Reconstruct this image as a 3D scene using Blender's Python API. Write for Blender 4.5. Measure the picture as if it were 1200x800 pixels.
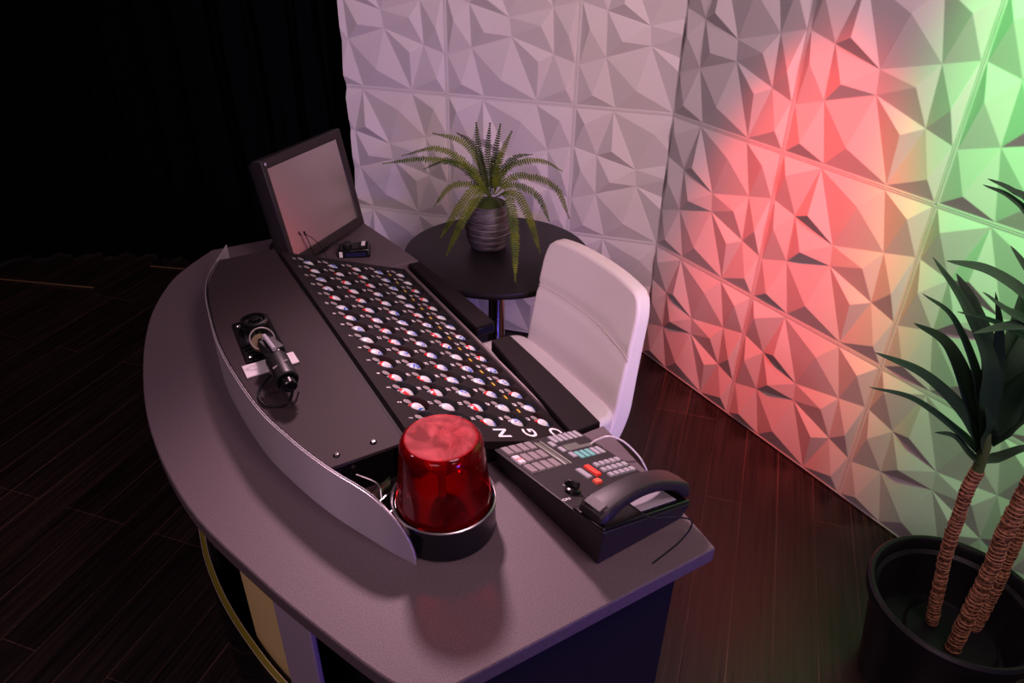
import bpy, bmesh, math, random
from mathutils import Vector, Matrix
random.seed(7)
for o in list(bpy.data.objects): bpy.data.objects.remove(o)
SC = bpy.context.scene
COL = SC.collection
PI = math.pi

# ------------------------------------------------------------------ camera, world, lights
cam_d = bpy.data.cameras.new('camera'); cam = bpy.data.objects.new('camera', cam_d); COL.objects.link(cam)
SC.camera = cam
RIGHT = Vector((0.85688587, -0.51526126, 0.01588874))
DOWN = Vector((-0.25913285, -0.45717628, -0.85078788))
FWD = Vector((0.44564199, 0.72491082, -0.525269))
cam.matrix_world = Matrix.Translation((-1.8563, -1.9543, 1.6733)) @ Matrix((RIGHT, -DOWN, -FWD)).transposed().to_4x4()
cam_d.sensor_width = 36.0; cam_d.lens = 853.62 / 1200 * 36; cam_d.clip_start = 0.02

SC.view_settings.view_transform = 'Standard'
try: SC.view_settings.look = 'None'
except Exception: pass
SC.view_settings.gamma = 1.0
SC.view_settings.use_curve_mapping = False
SC.view_settings.exposure = -0.1

wd = bpy.data.worlds.new('room_air'); SC.world = wd; wd.use_nodes = True
wd.node_tree.nodes['Background'].inputs[0].default_value = (0.9, 0.75, 0.9, 1)
wd.node_tree.nodes['Background'].inputs[1].default_value = 0.012

def lamp(name, kind, loc, target, energy, color, size=0.4, **kw):
    d = bpy.data.lights.new(name, kind); o = bpy.data.objects.new(name, d); COL.objects.link(o)
    o.location = loc
    o.rotation_euler = (Vector(target) - Vector(loc)).to_track_quat('-Z', 'Y').to_euler()
    d.energy = energy; d.color = color
    if kind == 'AREA': d.shape = 'DISK'; d.size = size
    else: d.shadow_soft_size = size
    for k, v in kw.items(): setattr(d, k, v)
    return o
lamp('key_light', 'SPOT', (-0.95, 0.35, 2.45), (-1.40, -1.56, 0.85), 350, (1.0, 0.60, 0.71), 0.12, spot_size=math.radians(51), spot_blend=1.0)
lamp('front_light', 'AREA', (-2.9, -2.5, 2.4), (-0.45, 0.1, 0.75), 16, (1.0, 0.62, 0.70), 1.0)
lamp('wall_light', 'SPOT', (-1.05, -3.2, 2.5), (-0.45, 0.20, 0.98), 225, (1.0, 0.63, 0.70), 0.35, spot_size=math.radians(50), spot_blend=0.9)
lamp('overhead_light', 'AREA', (-1.0, -2.2, 3.0), (-0.25, -0.9, 0.5), 30, (1.0, 0.64, 0.71), 0.8)
lamp('left_light', 'AREA', (-3.3, -0.1, 2.5), (-0.6, -0.3, 0.6), 10, (1.0, 0.68, 0.84), 0.3)
lamp('red_wash', 'SPOT', (-0.78, -0.70, 2.30), (0.0, -0.60, 0.60), 350, (1.0, 0.045, 0.025), 0.05, spot_size=math.radians(34), spot_blend=1.0)
lamp('green_wash', 'SPOT', (-0.80, -1.25, 2.60), (0.0, -1.30, 1.38), 235, (0.03, 1.0, 0.12), 0.05, spot_size=math.radians(40), spot_blend=1.0)
lamp('blue_side_light', 'SPOT', (-0.95, -3.5, 0.85), (-1.08, -1.2, 0.66), 100, (0.14, 0.08, 1.0), 0.2, spot_size=math.radians(40), spot_blend=0.8)

# ------------------------------------------------------------------ helpers
def tag(o, label=None, cat=None, group=None, kind=None):
    if label: o['label'] = label
    if cat: o['category'] = cat
    if group: o['group'] = group
    if kind: o['kind'] = kind
    return o
def thing(name, label, cat, loc=(0, 0, 0), group=None, matrix=None):
    o = bpy.data.objects.new(name, None); COL.objects.link(o)
    o.empty_display_size = 0.05
    if matrix is not None: o.matrix_world = matrix
    else: o.location = loc
    return tag(o, label, cat, group)

class MB:
    def __init__(s): s.v = []; s.f = []; s.m = []
    def add(s, vs, fs, mi=0):
        b = len(s.v); s.v += [Vector(v) for v in vs]; s.f += [tuple(b + i for i in f) for f in fs]; s.m += [mi] * len(fs); return s
    def box(s, c, d, mat=None, mi=0):
        x, y, z = [k / 2 for k in d]
        vs = [Vector((sx * x, sy * y, sz * z)) for sx in (-1, 1) for sy in (-1, 1) for sz in (-1, 1)]
        if mat is not None: vs = [mat @ v for v in vs]
        vs = [v + Vector(c) for v in vs]
        return s.add(vs, [(0, 1, 3, 2), (4, 6, 7, 5), (0, 4, 5, 1), (2, 3, 7, 6), (0, 2, 6, 4), (1, 5, 7, 3)], mi)
    def hexa(s, bot, top, mi=0):
        n = len(bot); b = [Vector(p) for p in bot] + [Vector(p) for p in top]
        fs = [tuple(range(n))[::-1], tuple(range(n, 2 * n))] + [(i, (i + 1) % n, n + (i + 1) % n, n + i) for i in range(n)]
        return s.add(b, fs, mi)
    def prism(s, poly, z0, z1, mi=0):
        return s.hexa([(x, y, z0) for x, y in poly], [(x, y, z1) for x, y in poly], mi)
    def lathe(s, prof, n=48, c=(0, 0, 0), mat=None, a0=0, a1=2 * PI, mi=0):
        full = abs(a1 - a0 - 2 * PI) < 1e-6; k = n if full else n + 1
        vs = []
        for r, z in prof:
            for i in range(k):
                a = a0 + (a1 - a0) * i / n; p = Vector((r * math.cos(a), r * math.sin(a), z))
                if mat is not None: p = mat @ p
                vs.append(p + Vector(c))
        fs = []
        for j in range(len(prof) - 1):
            for i in range(n):
                i2 = (i + 1) % k
                fs.append((j * k + i, j * k + i2, (j + 1) * k + i2, (j + 1) * k + i))
        return s.add(vs, fs, mi)
    def tube(s, pts, r, n=8, mi=0, caps=True):
        pts = [Vector(p) for p in pts]; m = len(pts)
        rs = r if isinstance(r, (list, tuple)) else [r] * m
        t0 = (pts[1] - pts[0]).normalized(); up = t0.orthogonal().normalized(); vs = []; fs = []
        for i, p in enumerate(pts):
            t = (pts[min(i + 1, m - 1)] - pts[max(i - 1, 0)]).normalized()
            up = (up - t * up.dot(t)).normalized(); sd = t.cross(up)
            for j in range(n):
                a = 2 * PI * j / n; vs.append(p + (up * math.cos(a) + sd * math.sin(a)) * rs[i])
        for i in range(m - 1):
            for j in range(n): fs.append((i * n + j, i * n + (j + 1) % n, (i + 1) * n + (j + 1) % n, (i + 1) * n + j))
        if caps: fs += [tuple(range(n))[::-1], tuple((m - 1) * n + j for j in range(n))]
        return s.add(vs, fs, mi)
    def build(s, name, mats, parent=None, angle=35, bevel=0, seg=2, smooth=True, solid=0, subd=0):
        me = bpy.data.meshes.new(name); me.from_pydata([tuple(v) for v in s.v], [], s.f)
        if not isinstance(mats, (list, tuple)): mats = [mats]
        for m in mats: me.materials.append(m)
        for p, mi in zip(me.polygons, s.m): p.material_index = mi
        bm = bmesh.new(); bm.from_mesh(me)
        bmesh.ops.remove_doubles(bm, verts=bm.verts, dist=1e-6)
        bmesh.ops.recalc_face_normals(bm, faces=bm.faces)
        bm.to_mesh(me); bm.free()
        if smooth:
            me.shade_smooth(); me.set_sharp_from_angle(angle=math.radians(angle))
        o = bpy.data.objects.new(name, me); COL.objects.link(o)
        if parent is not None: o.parent = parent
        if solid:
            q = o.modifiers.new('solid', 'SOLIDIFY'); q.thickness = solid
        if bevel:
            q = o.modifiers.new('bevel', 'BEVEL'); q.width = bevel; q.segments = seg; q.limit_method = 'ANGLE'; q.angle_limit = math.radians(40); q.harden_normals = False
        if subd:
            q = o.modifiers.new('subd', 'SUBSURF'); q.levels = subd; q.render_levels = subd
        return o

def spline(pts, n=8):
    pts = [Vector(p) for p in pts]; out = []
    P = [2 * pts[0] - pts[1]] + pts + [2 * pts[-1] - pts[-2]]
    for i in range(1, len(P) - 2):
        for k in range(n):
            t = k / n; a, b, c, d = P[i - 1], P[i], P[i + 1], P[i + 2]
            out.append(0.5 * ((2 * b) + (c - a) * t + (2 * a - 5 * b + 4 * c - d) * t * t + (3 * b - a - 3 * c + d) * t ** 3))
    out.append(pts[-1]); return out

# ------------------------------------------------------------------ materials
def mat(name, base=(0.5, 0.5, 0.5), rough=0.5, metal=0.0, spec=0.5, bump=None, var=None, coat=0, **kw):
    m = bpy.data.materials.new(name); m.use_nodes = True; nt = m.node_tree; b = nt.nodes['Principled BSDF']
    b.inputs['Base Color'].default_value = (*base, 1); b.inputs['Roughness'].default_value = rough
    b.inputs['Metallic'].default_value = metal; b.inputs['Specular IOR Level'].default_value = spec
    if coat: b.inputs['Coat Weight'].default_value = coat; b.inputs['Coat Roughness'].default_value = 0.08
    for k, v in kw.items(): b.inputs[k].default_value = v
    tc = None
    if bump or var:
        tc = nt.nodes.new('ShaderNodeTexCoord')
    if var:  # (scale, amount) colour mottling that belongs to the surface
        nz = nt.nodes.new('ShaderNodeTexNoise'); nz.inputs['Scale'].default_value = var[0]; nz.inputs['Detail'].default_value = 5
        nt.links.new(tc.outputs['Object'], nz.inputs['Vector'])
        cr = nt.nodes.new('ShaderNodeValToRGB'); a = var[1]
        cr.color_ramp.elements[0].position = 0.35; cr.color_ramp.elements[1].position = 0.65
        cr.color_ramp.elements[0].color = (*[c * (1 - a) for c in base], 1)
        cr.color_ramp.elements[1].color = (*[min(1, c * (1 + a)) for c in base], 1)
        nt.links.new(nz.outputs['Fac'], cr.inputs['Fac']); nt.links.new(cr.outputs['Color'], b.inputs['Base Color'])
    if bump:  # (scale, strength, distance)
        nz = nt.nodes.new('ShaderNodeTexNoise'); nz.inputs['Scale'].default_value = bump[0]; nz.inputs['Detail'].default_value = 4
        nt.links.new(tc.outputs['Object'], nz.inputs['Vector'])
        bp = nt.nodes.new('ShaderNodeBump'); bp.inputs['Strength'].default_value = bump[1]; bp.inputs['Distance'].default_value = bump[2]
        nt.links.new(nz.outputs['Fac'], bp.inputs['Height']); nt.links.new(bp.outputs['Normal'], b.inputs['Normal'])
    return m

M = {}
M['panel'] = mat('white_panel_plastic', (0.62, 0.60, 0.61), 0.55, spec=0.3, bump=(120, 0.05, 0.001))
M['backing'] = mat('wall_backing', (0.40, 0.38, 0.38), 0.8)
M['desk'] = mat('charcoal_laminate', (0.098, 0.075, 0.087), 0.5, spec=0.18, bump=(420, 0.35, 0.0006), var=(500, 0.25))
M['desk_edge'] = mat('black_edge_band', (0.02, 0.02, 0.025), 0.45)
M['cover'] = mat('dark_grey_cover', (0.034, 0.025, 0.028), 0.6, spec=0.08, bump=(500, 0.25, 0.0004), var=(600, 0.2))
M['tray'] = mat('black_tray_sheet', (0.013, 0.0095, 0.0105), 0.6, spec=0.1, bump=(600, 0.2, 0.0003))
M['ledge'] = mat('black_ledge', (0.009, 0.0062, 0.0070), 0.6, spec=0.07, bump=(500, 0.2, 0.0003))
M['black'] = mat('matt_black', (0.003, 0.003, 0.0035), 0.55)
M['blackgloss'] = mat('gloss_black', (0.004, 0.004, 0.005), 0.22, spec=0.5)
M['case'] = mat('dark_case_plastic', (0.015, 0.012, 0.014), 0.45, spec=0.3, bump=(300, 0.12, 0.0004))
M['rim'] = mat('tray_rim', (0.24, 0.19, 0.20), 0.4, metal=0.4)
M['alu'] = None
M['grey'] = mat('grey_plastic', (0.30, 0.29, 0.33), 0.5)
M['keyl'] = mat('warm_grey_key', (0.20, 0.17, 0.18), 0.5)
M['keyw'] = mat('white_key', (0.6, 0.55, 0.6), 0.5)
M['teal'] = mat('teal_key', (0.12, 0.38, 0.36), 0.5)
M['red'] = mat('red_key', (0.85, 0.05, 0.03), 0.4)
M['orange'] = mat('orange_red_key', (0.9, 0.12, 0.07), 0.4)
M['lcd'] = mat('lcd_window', (0.11, 0.115, 0.10), 0.25)
M['lcdrail'] = mat('lcd_rail', (0.26, 0.27, 0.22), 0.4)
M['white'] = mat('white_print', (0.75, 0.72, 0.75), 0.5)
M['yellow'] = mat('yellow_led_glimpse', (0.55, 0.36, 0.03), 0.5)  # colour stands for yellow LED light showing in the holes
M['blueink'] = mat('blue_ink', (0.02, 0.12, 0.60), 0.4)
M['clip'] = mat('grey_clip', (0.24, 0.205, 0.21), 0.45)
M['leather'] = mat('white_leather', (0.90, 0.83, 0.82), 0.42, spec=0.4, bump=(260, 0.25, 0.0008))
M['chrome'] = mat('chrome', (0.6, 0.6, 0.62), 0.12, metal=1.0)
M['brushed'] = mat('brushed_steel', (0.55, 0.53, 0.55), 0.3, metal=1.0)
M['tabletop'] = mat('black_table_top', (0.009, 0.007, 0.008), 0.45, spec=0.35, bump=(300, 0.1, 0.0003))
M['cable'] = mat('white_cable', (0.6, 0.56, 0.58), 0.4)
M['blackcable'] = mat('black_cable', (0.005, 0.005, 0.006), 0.55, spec=0.25)
M['potpl'] = mat('black_pot_plastic', (0.006, 0.006, 0.008), 0.45, spec=0.3, bump=(30, 0.1, 0.001))
M['curtain'] = mat('black_velvet', (0.0018, 0.0018, 0.0024), 0.95, spec=0.02)
M['lavender'] = mat('lilac_grey_panel', (0.32, 0.26, 0.34), 0.4)
M['tan'] = mat('bronze_mirror_panel', (0.66, 0.52, 0.22), 0.5)

def alu():
    m = bpy.data.materials.new('brushed_aluminium'); m.use_nodes = True; nt = m.node_tree; b = nt.nodes['Principled BSDF']
    b.inputs['Base Color'].default_value = (0.62, 0.56, 0.62, 1); b.inputs['Metallic'].default_value = 0.60; b.inputs['Roughness'].default_value = 0.42
    b.inputs['Anisotropic'].default_value = 0.92; b.inputs['Anisotropic Rotation'].default_value = 0.25
    tg = nt.nodes.new('ShaderNodeTangent'); tg.direction_type = 'RADIAL'; tg.axis = 'Z'; nt.links.new(tg.outputs[0], b.inputs['Tangent'])
    tc = nt.nodes.new('ShaderNodeTexCoord'); mp = nt.nodes.new('ShaderNodeMapping'); mp.inputs['Scale'].default_value = (3, 3, 900)
    nz = nt.nodes.new('ShaderNodeTexNoise'); nz.inputs['Scale'].default_value = 1
    nt.links.new(tc.outputs['Object'], mp.inputs[0]); nt.links.new(mp.outputs[0], nz.inputs['Vector'])
    bp = nt.nodes.new('ShaderNodeBump'); bp.inputs['Strength'].default_value = 0.3; bp.inputs['Distance'].default_value = 0.0005
    nt.links.new(nz.outputs['Fac'], bp.inputs['Height']); nt.links.new(bp.outputs['Normal'], b.inputs['Normal'])
    return m
M['alu'] = alu()

def floor_mat():
    m = bpy.data.materials.new('dark_wood_planks'); m.use_nodes = True; nt = m.node_tree; b = nt.nodes['Principled BSDF']; N = nt.nodes.new; L = nt.links.new
    tc = N('ShaderNodeTexCoord'); mp = N('ShaderNodeMapping'); mp.vector_type = 'POINT'
    mp.inputs['Rotation'].default_value = (0, 0, math.radians(-40.623)); L(tc.outputs['Object'], mp.inputs[0])
    # after the rotation x runs along the planks, y across (y = -n.p)
    mp.inputs['Location'].default_value = (0.37, 0.458 - 0.1123 * 0, 0)
    br = N('ShaderNodeTexBrick'); br.offset = 0.37; br.offset_frequency = 3; br.inputs['Scale'].default_value = 1
    br.inputs['Brick Width'].default_value = 1.15; br.inputs['Row Height'].default_value = 0.1123
    br.inputs['Mortar Size'].default_value = 0.0011; br.inputs['Mortar Smooth'].default_value = 0.3; br.inputs['Bias'].default_value = 0
    br.inputs['Color1'].default_value = (0.0085, 0.0056, 0.0052, 1); br.inputs['Color2'].default_value = (0.016, 0.0105, 0.0095, 1)
    br.inputs['Mortar'].default_value = (0.085, 0.05, 0.04, 1); L(mp.outputs[0], br.inputs['Vector'])
    g = N('ShaderNodeMapping'); g.inputs['Scale'].default_value = (2.2, 75, 1); L(mp.outputs[0], g.inputs[0])
    nz = N('ShaderNodeTexNoise'); nz.inputs['Scale'].default_value = 1.0; nz.inputs['Detail'].default_value = 7; nz.inputs['Roughness'].default_value = 0.65; L(g.outputs[0], nz.inputs['Vector'])
    cr = N('ShaderNodeValToRGB'); cr.color_ramp.elements[0].position = 0.38; cr.color_ramp.elements[0].color = (0.55, 0.55, 0.55, 1)
    cr.color_ramp.elements[1].position = 0.72; cr.color_ramp.elements[1].color = (2.6, 2.2, 2.1, 1); L(nz.outputs['Fac'], cr.inputs['Fac'])
    mx = N('ShaderNodeMix'); mx.data_type = 'RGBA'; mx.blend_type = 'MULTIPLY'; mx.inputs['Factor'].default_value = 1
    L(br.outputs['Color'], mx.inputs['A']); L(cr.outputs['Color'], mx.inputs['B']); L(mx.outputs['Result'], b.inputs['Base Color'])
    b.inputs['Roughness'].default_value = 0.36; b.inputs['Specular IOR Level'].default_value = 0.5
    r2 = N('ShaderNodeMapRange'); r2.inputs['To Min'].default_value = 0.20; r2.inputs['To Max'].default_value = 0.40; L(nz.outputs['Fac'], r2.inputs['Value']); L(r2.outputs[0], b.inputs['Roughness'])
    bp = N('ShaderNodeBump'); bp.inputs['Strength'].default_value = 0.5; bp.inputs['Distance'].default_value = 0.0015; L(nz.outputs['Fac'], bp.inputs['Height'])
    b2 = N('ShaderNodeBump'); b2.invert = True; b2.inputs['Strength'].default_value = 0.6; b2.inputs['Distance'].default_value = 0.002; L(br.outputs['Fac'], b2.inputs['Height']); L(bp.outputs['Normal'], b2.inputs['Normal'])
    L(b2.outputs['Normal'], b.inputs['Normal'])
    return m
M['floor'] = floor_mat()

def lens_mat(name, tint, diff, fac, gr=0.07, gi=1.5):
    m = bpy.data.materials.new(name); m.use_nodes = True; nt = m.node_tree; N = nt.nodes.new; L = nt.links.new
    nt.nodes.remove(nt.nodes['Principled BSDF']); out = nt.nodes['Material Output']
    tr = N('ShaderNodeBsdfTransparent'); tr.inputs[0].default_value = (*tint, 1)
    df = N('ShaderNodeBsdfPrincipled'); df.inputs['Base Color'].default_value = (*diff, 1); df.inputs['Roughness'].default_value = 0.45; df.inputs['Specular IOR Level'].default_value = 0.08
    m1 = N('ShaderNodeMixShader'); m1.inputs[0].default_value = fac
    tc = N('ShaderNodeTexCoord'); nz = N('ShaderNodeTexNoise'); nz.inputs['Scale'].default_value = 22; nz.inputs['Detail'].default_value = 8; nz.inputs['Distortion'].default_value = 1.5
    L(tc.outputs['Object'], nz.inputs['Vector']); mr = N('ShaderNodeMapRange'); mr.inputs['From Min'].default_value = 0.35; mr.inputs['From Max'].default_value = 0.7
    mr.inputs['To Min'].default_value = fac * 0.55; mr.inputs['To Max'].default_value = min(1, fac * 1.5); L(nz.outputs['Fac'], mr.inputs['Value']); L(mr.outputs[0], m1.inputs[0])
    L(tr.outputs[0], m1.inputs[1]); L(df.outputs[0], m1.inputs[2])
    gl = N('ShaderNodeBsdfGlossy'); gl.inputs['Roughness'].default_value = gr; gl.inputs[0].default_value = (1, 0.75, 0.8, 1)
    fr = N('ShaderNodeFresnel'); fr.inputs[0].default_value = gi; m2 = N('ShaderNodeMixShader')
    L(fr.outputs[0], m2.inputs[0]); L(m1.outputs[0], m2.inputs[1]); L(gl.outputs[0], m2.inputs[2]); L(m2.outputs[0], out.inputs[0])
    return m
M['lens'] = lens_mat('red_beacon_plastic', (0.62, 0.006, 0.010), (0.70, 0.003, 0.006), 0.10, 0.06, 1.3)
M['lenstop'] = lens_mat('scuffed_red_plastic', (0.45, 0.006, 0.012), (0.46, 0.008, 0.016), 0.55, 0.45, 1.04)

def ball_mat():
    m = bpy.data.materials.new('printed_ball'); m.use_nodes = True; nt = m.node_tree; N = nt.nodes.new; L = nt.links.new; b = nt.nodes['Principled BSDF']
    b.inputs['Roughness'].default_value = 0.25
    tc = N('ShaderNodeTexCoord'); sp = N('ShaderNodeSeparateXYZ'); L(tc.outputs['Object'], sp.inputs[0])
    cr = N('ShaderNodeValToRGB'); cr.color_ramp.interpolation = 'CONSTANT'
    e = cr.color_ramp.elements; e[0].position = 0; e[0].color = (0.52, 0.53, 0.58, 1); e[1].position = 0.60; e[1].color = (0.75, 0.03, 0.03, 1)
    k = e.new(0.75); k.color = (0.60, 0.61, 0.66, 1)
    # object z from -0.019..0.019 -> 0..1
    mr = N('ShaderNodeMapRange'); mr.inputs['From Min'].default_value = -0.0205; mr.inputs['From Max'].default_value = 0.0205
    L(sp.outputs['Z'], mr.inputs['Value']); L(mr.outputs[0], cr.inputs['Fac']); L(cr.outputs['Color'], b.inputs['Base Color'])
    return m
M['ball'] = ball_mat()

def pot_mat():
    m = mat('ribbed_charcoal_ceramic', (0.05, 0.045, 0.05), 0.45); nt = m.node_tree; N = nt.nodes.new; L = nt.links.new; b = nt.nodes['Principled BSDF']
    tc = N('ShaderNodeTexCoord'); mp = N('ShaderNodeMapping'); mp.inputs['Scale'].default_value = (6, 6, 90); L(tc.outputs['Object'], mp.inputs[0])
    nz = N('ShaderNodeTexNoise'); nz.inputs['Scale'].default_value = 4; nz.inputs['Detail'].default_value = 6; L(mp.outputs[0], nz.inputs['Vector'])
    cr = N('ShaderNodeValToRGB'); cr.color_ramp.elements[0].position = 0.4; cr.color_ramp.elements[0].color = (0.028, 0.024, 0.028, 1); cr.color_ramp.elements[1].position = 0.75; cr.color_ramp.elements[1].color = (0.16, 0.14, 0.16, 1)
    L(nz.outputs['Fac'], cr.inputs['Fac']); L(cr.outputs['Color'], b.inputs['Base Color']); return m
M['fernpot'] = pot_mat()
M['groove'] = mat('pale_groove_glaze', (0.28, 0.26, 0.28), 0.5)

def leaf_mat(name, c1, c2, scale):
    m = mat(name, c1, 0.6, spec=0.25); nt = m.node_tree; N = nt.nodes.new; L = nt.links.new; b = nt.nodes['Principled BSDF']
    tc = N('ShaderNodeTexCoord'); nz = N('ShaderNodeTexNoise'); nz.inputs['Scale'].default_value = scale; L(tc.outputs['Object'], nz.inputs['Vector'])
    cr = N('ShaderNodeValToRGB'); cr.color_ramp.elements[0].position = 0.35; cr.color_ramp.elements[1].position = 0.65
    cr.color_ramp.elements[0].color = (*c1, 1); cr.color_ramp.elements[1].color = (*c2, 1); L(nz.outputs['Fac'], cr.inputs['Fac']); L(cr.outputs['Color'], b.inputs['Base Color']); return m
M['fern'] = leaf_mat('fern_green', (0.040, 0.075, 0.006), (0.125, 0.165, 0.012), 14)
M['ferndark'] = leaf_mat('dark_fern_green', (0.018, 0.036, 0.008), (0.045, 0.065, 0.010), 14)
M['leaf'] = leaf_mat('dark_strap_leaf', (0.012, 0.035, 0.018), (0.022, 0.055, 0.024), 6)
def bark():
    m = mat('ringed_cane_bark', (0.2, 0.1, 0.05), 0.7); nt = m.node_tree; N = nt.nodes.new; L = nt.links.new; b = nt.nodes['Principled BSDF']
    tc = N('ShaderNodeTexCoord'); nz = N('ShaderNodeTexNoise'); nz.inputs['Scale'].default_value = 130; nz.inputs['Detail'].default_value = 6; L(tc.outputs['Object'], nz.inputs['Vector'])
    cr = N('ShaderNodeValToRGB'); e = cr.color_ramp.elements; e[0].position = 0.38; e[0].color = (0.05, 0.02, 0.012, 1); e[1].position = 0.66; e[1].color = (0.40, 0.17, 0.075, 1)
    L(nz.outputs['Fac'], cr.inputs['Fac']); L(cr.outputs['Color'], b.inputs['Base Color'])
    bp = N('ShaderNodeBump'); bp.inputs['Strength'].default_value = 0.6; bp.inputs['Distance'].default_value = 0.002; L(nz.outputs['Fac'], bp.inputs['Height']); L(bp.outputs['Normal'], b.inputs['Normal']); return m
M['bark'] = bark()
M['barkring'] = mat('pale_leaf_scar', (0.42, 0.21, 0.12), 0.7, var=(60, 0.4))
def acr():
    m = bpy.data.materials.new('smoked_clear_acrylic'); m.use_nodes = True; nt = m.node_tree; N = nt.nodes.new; L = nt.links.new
    nt.nodes.remove(nt.nodes['Principled BSDF']); tr = N('ShaderNodeBsdfTransparent'); tr.inputs[0].default_value = (0.72, 0.68, 0.74, 1)
    gl = N('ShaderNodeBsdfGlossy'); gl.inputs['Roughness'].default_value = 0.05; fr = N('ShaderNodeFresnel'); fr.inputs[0].default_value = 1.49; mx = N('ShaderNodeMixShader')
    L(fr.outputs[0], mx.inputs[0]); L(tr.outputs[0], mx.inputs[1]); L(gl.outputs[0], mx.inputs[2]); L(mx.outputs[0], nt.nodes['Material Output'].inputs[0]); return m
M['acrylic'] = acr()
M['gold'] = mat('yellow_green_acrylic_edge', (0.22, 0.20, 0.02), 0.25, metal=0.2)
M['goldline'] = mat('polished_edge_line', (0.75, 0.62, 0.45), 0.3, metal=0.6)
M['brown'] = mat('floor_reflection_brown', (0.07, 0.035, 0.035), 0.4)  # reflection of the floor put in as a flat brown
M['screen'] = mat('lcd_glass', (0.50, 0.46, 0.49), 0.22, metal=1.0)

# ------------------------------------------------------------------ room
floor = MB().box((-1.5, 0.0, -0.02), (7.0, 8.0, 0.04)).build('floor', M['floor'], smooth=False); tag(floor, kind='structure')

UV = {'TL': (0, 1), 'T1': (.29, 1), 'T2': (.71, 1), 'TR': (1, 1), 'L1': (0, .70), 'L2': (0, .29), 'BL': (0, 0), 'R1': (1, .70), 'R2': (1, .30), 'BR': (1, 0), 'B1': (.30, 0), 'B2': (.71, 0),
      'V1': (.19, .653), 'V2': (.492, .573), 'V3': (.809, .654), 'V5': (.509, .447), 'V6': (.204, .352), 'V7': (.826, .347),
      'P1': (.088, .888), 'P2': (.603, .857), 'P3': (.902, .895), 'P4': (.307, .705), 'P5': (.314, .468), 'P6': (.734, .534), 'P7': (.132, .095), 'P8': (.442, .151), 'P9': (.935, .119), 'P10': (.723, .294), 'P11': (.945, .47), 'P13': (.081, .538)}
TRI = '''TL T1 P1/T1 T2 P2/T2 TR P3/TL P1 L1/P1 V1 L1/P1 T1 V1/T1 P4 V1/T1 V2 P4/P4 V2 V1/T1 P2 V2/P2 V3 V2/P2 T2 V3/T2 P3 V3/P3 TR R1/P3 R1 V3/
V1 V2 P5/V2 V5 P5/P5 V5 V6/V1 P5 V6/V1 V6 P13/V1 P13 L1/P13 L2 L1/P13 V6 L2/V2 V3 P6/V2 P6 V5/P6 V3 V7/V3 P11 V7/V5 P6 V7/V3 R1 P11/R1 R2 P11/P11 R2 V7/
V5 V7 P10/V5 P10 B2/P10 V7 B2/V7 P9 B2/V7 R2 P9/R2 BR P9/P9 BR B2/V6 V5 P8/V5 B2 P8/P8 B2 B1/V6 P8 B1/V6 B1 P7/V6 P7 L2/L2 P7 BL/P7 B1 BL'''
TRI = [t.split() for t in TRI.replace('\n', '').split('/')]
HT = 0.022
def panel(origin, along, inward, w, h, u0=0.0, u1=1.0, parent=None):
    """one moulded wall tile; u0..u1 is the part of its width that is left after trimming"""
    bm = bmesh.new(); vs = {}
    e = 0.015
    for k, (u, v) in UV.items():
        hgt = HT * (1.0 + 0.12 * math.sin(len(k) + u * 9 + v * 5)) if k[0] == 'P' else 0.0015
        if k[0] != 'P': u = e + u * (1 - 2 * e) if u in (0, 1) else u; v = e + v * (1 - 2 * e) if v in (0, 1) else v
        vs[k] = bm.verts.new((u * w, v * h, hgt))
    for a, b, c in TRI: bm.faces.new((vs[a], vs[b], vs[c]))
    # flat rim with a small raised lip round the tile
    g = 0.0002
    ring = ['BL', 'B1', 'B2', 'BR', 'R2', 'R1', 'TR', 'T2', 'T1', 'TL', 'L1', 'L2']
    out = []
    for k in ring:
        p = vs[k].co; x = g if UV[k][0] == 0 else (w - g if UV[k][0] == 1 else p.x); y = g if UV[k][1] == 0 else (h - g if UV[k][1] == 1 else p.y)
        out.append((bm.verts.new((x, y, 0.0026)), bm.verts.new((x, y, -0.004))))
    for i, k in enumerate(ring):
        j = (i + 1) % len(ring)
        bm.faces.new((vs[k], out[i][0], out[j][0], vs[ring[j]])); bm.faces.new((out[i][0], out[i][1], out[j][1], out[j][0]))
    if u0 > 0: bmesh.ops.bisect_plane(bm, geom=bm.verts[:] + bm.edges[:] + bm.faces[:], plane_co=(u0 * w, 0, 0), plane_no=(-1, 0, 0), clear_outer=True)
    if u1 < 1: bmesh.ops.bisect_plane(bm, geom=bm.verts[:] + bm.edges[:] + bm.faces[:], plane_co=(u1 * w, 0, 0), plane_no=(1, 0, 0), clear_outer=True)
    bmesh.ops.recalc_face_normals(bm, faces=bm.faces)
    nrm = sum((f.normal * f.calc_area() for f in bm.faces), Vector())
    if nrm.z < 0: bmesh.ops.reverse_faces(bm, faces=bm.faces)
    me = bpy.data.meshes.new('wall_panel'); bm.to_mesh(me); bm.free(); me.materials.append(M['panel'])
    o = bpy.data.objects.new('wall_panel', me); COL.objects.link(o); o.parent = parent
    al = Vector(along); inw = Vector(inward); up = Vector((0, 0, 1))
    o.matrix_world = Matrix.Translation(Vector(origin) - al * (u0 * w)) @ Matrix((al, up, inw)).transposed().to_4x4()
    b = o.modifiers.new('bevel', 'BEVEL'); b.width = 0.0018; b.segments = 2; b.limit_method = 'ANGLE'; b.angle_limit = math.radians(12)
    return o
PW = 0.5
wr = tag(MB().box((0.03, -1.30, 1.0), (0.05, 2.6, 2.06)).build('wall_right', M['backing'], smooth=False), kind='structure')
for i in range(5):
    for j in range(4): panel((0.0, -i * PW, 0.007 + j * PW), (0, -1, 0), (-1, 0, 0), PW, PW, parent=wr)
TH = 0.8279; LD = Vector((-math.cos(TH), math.sin(TH), 0)); LN = Vector((-LD.y, LD.x, 0)); LN = -LN if LN.y > 0 else LN
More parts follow.
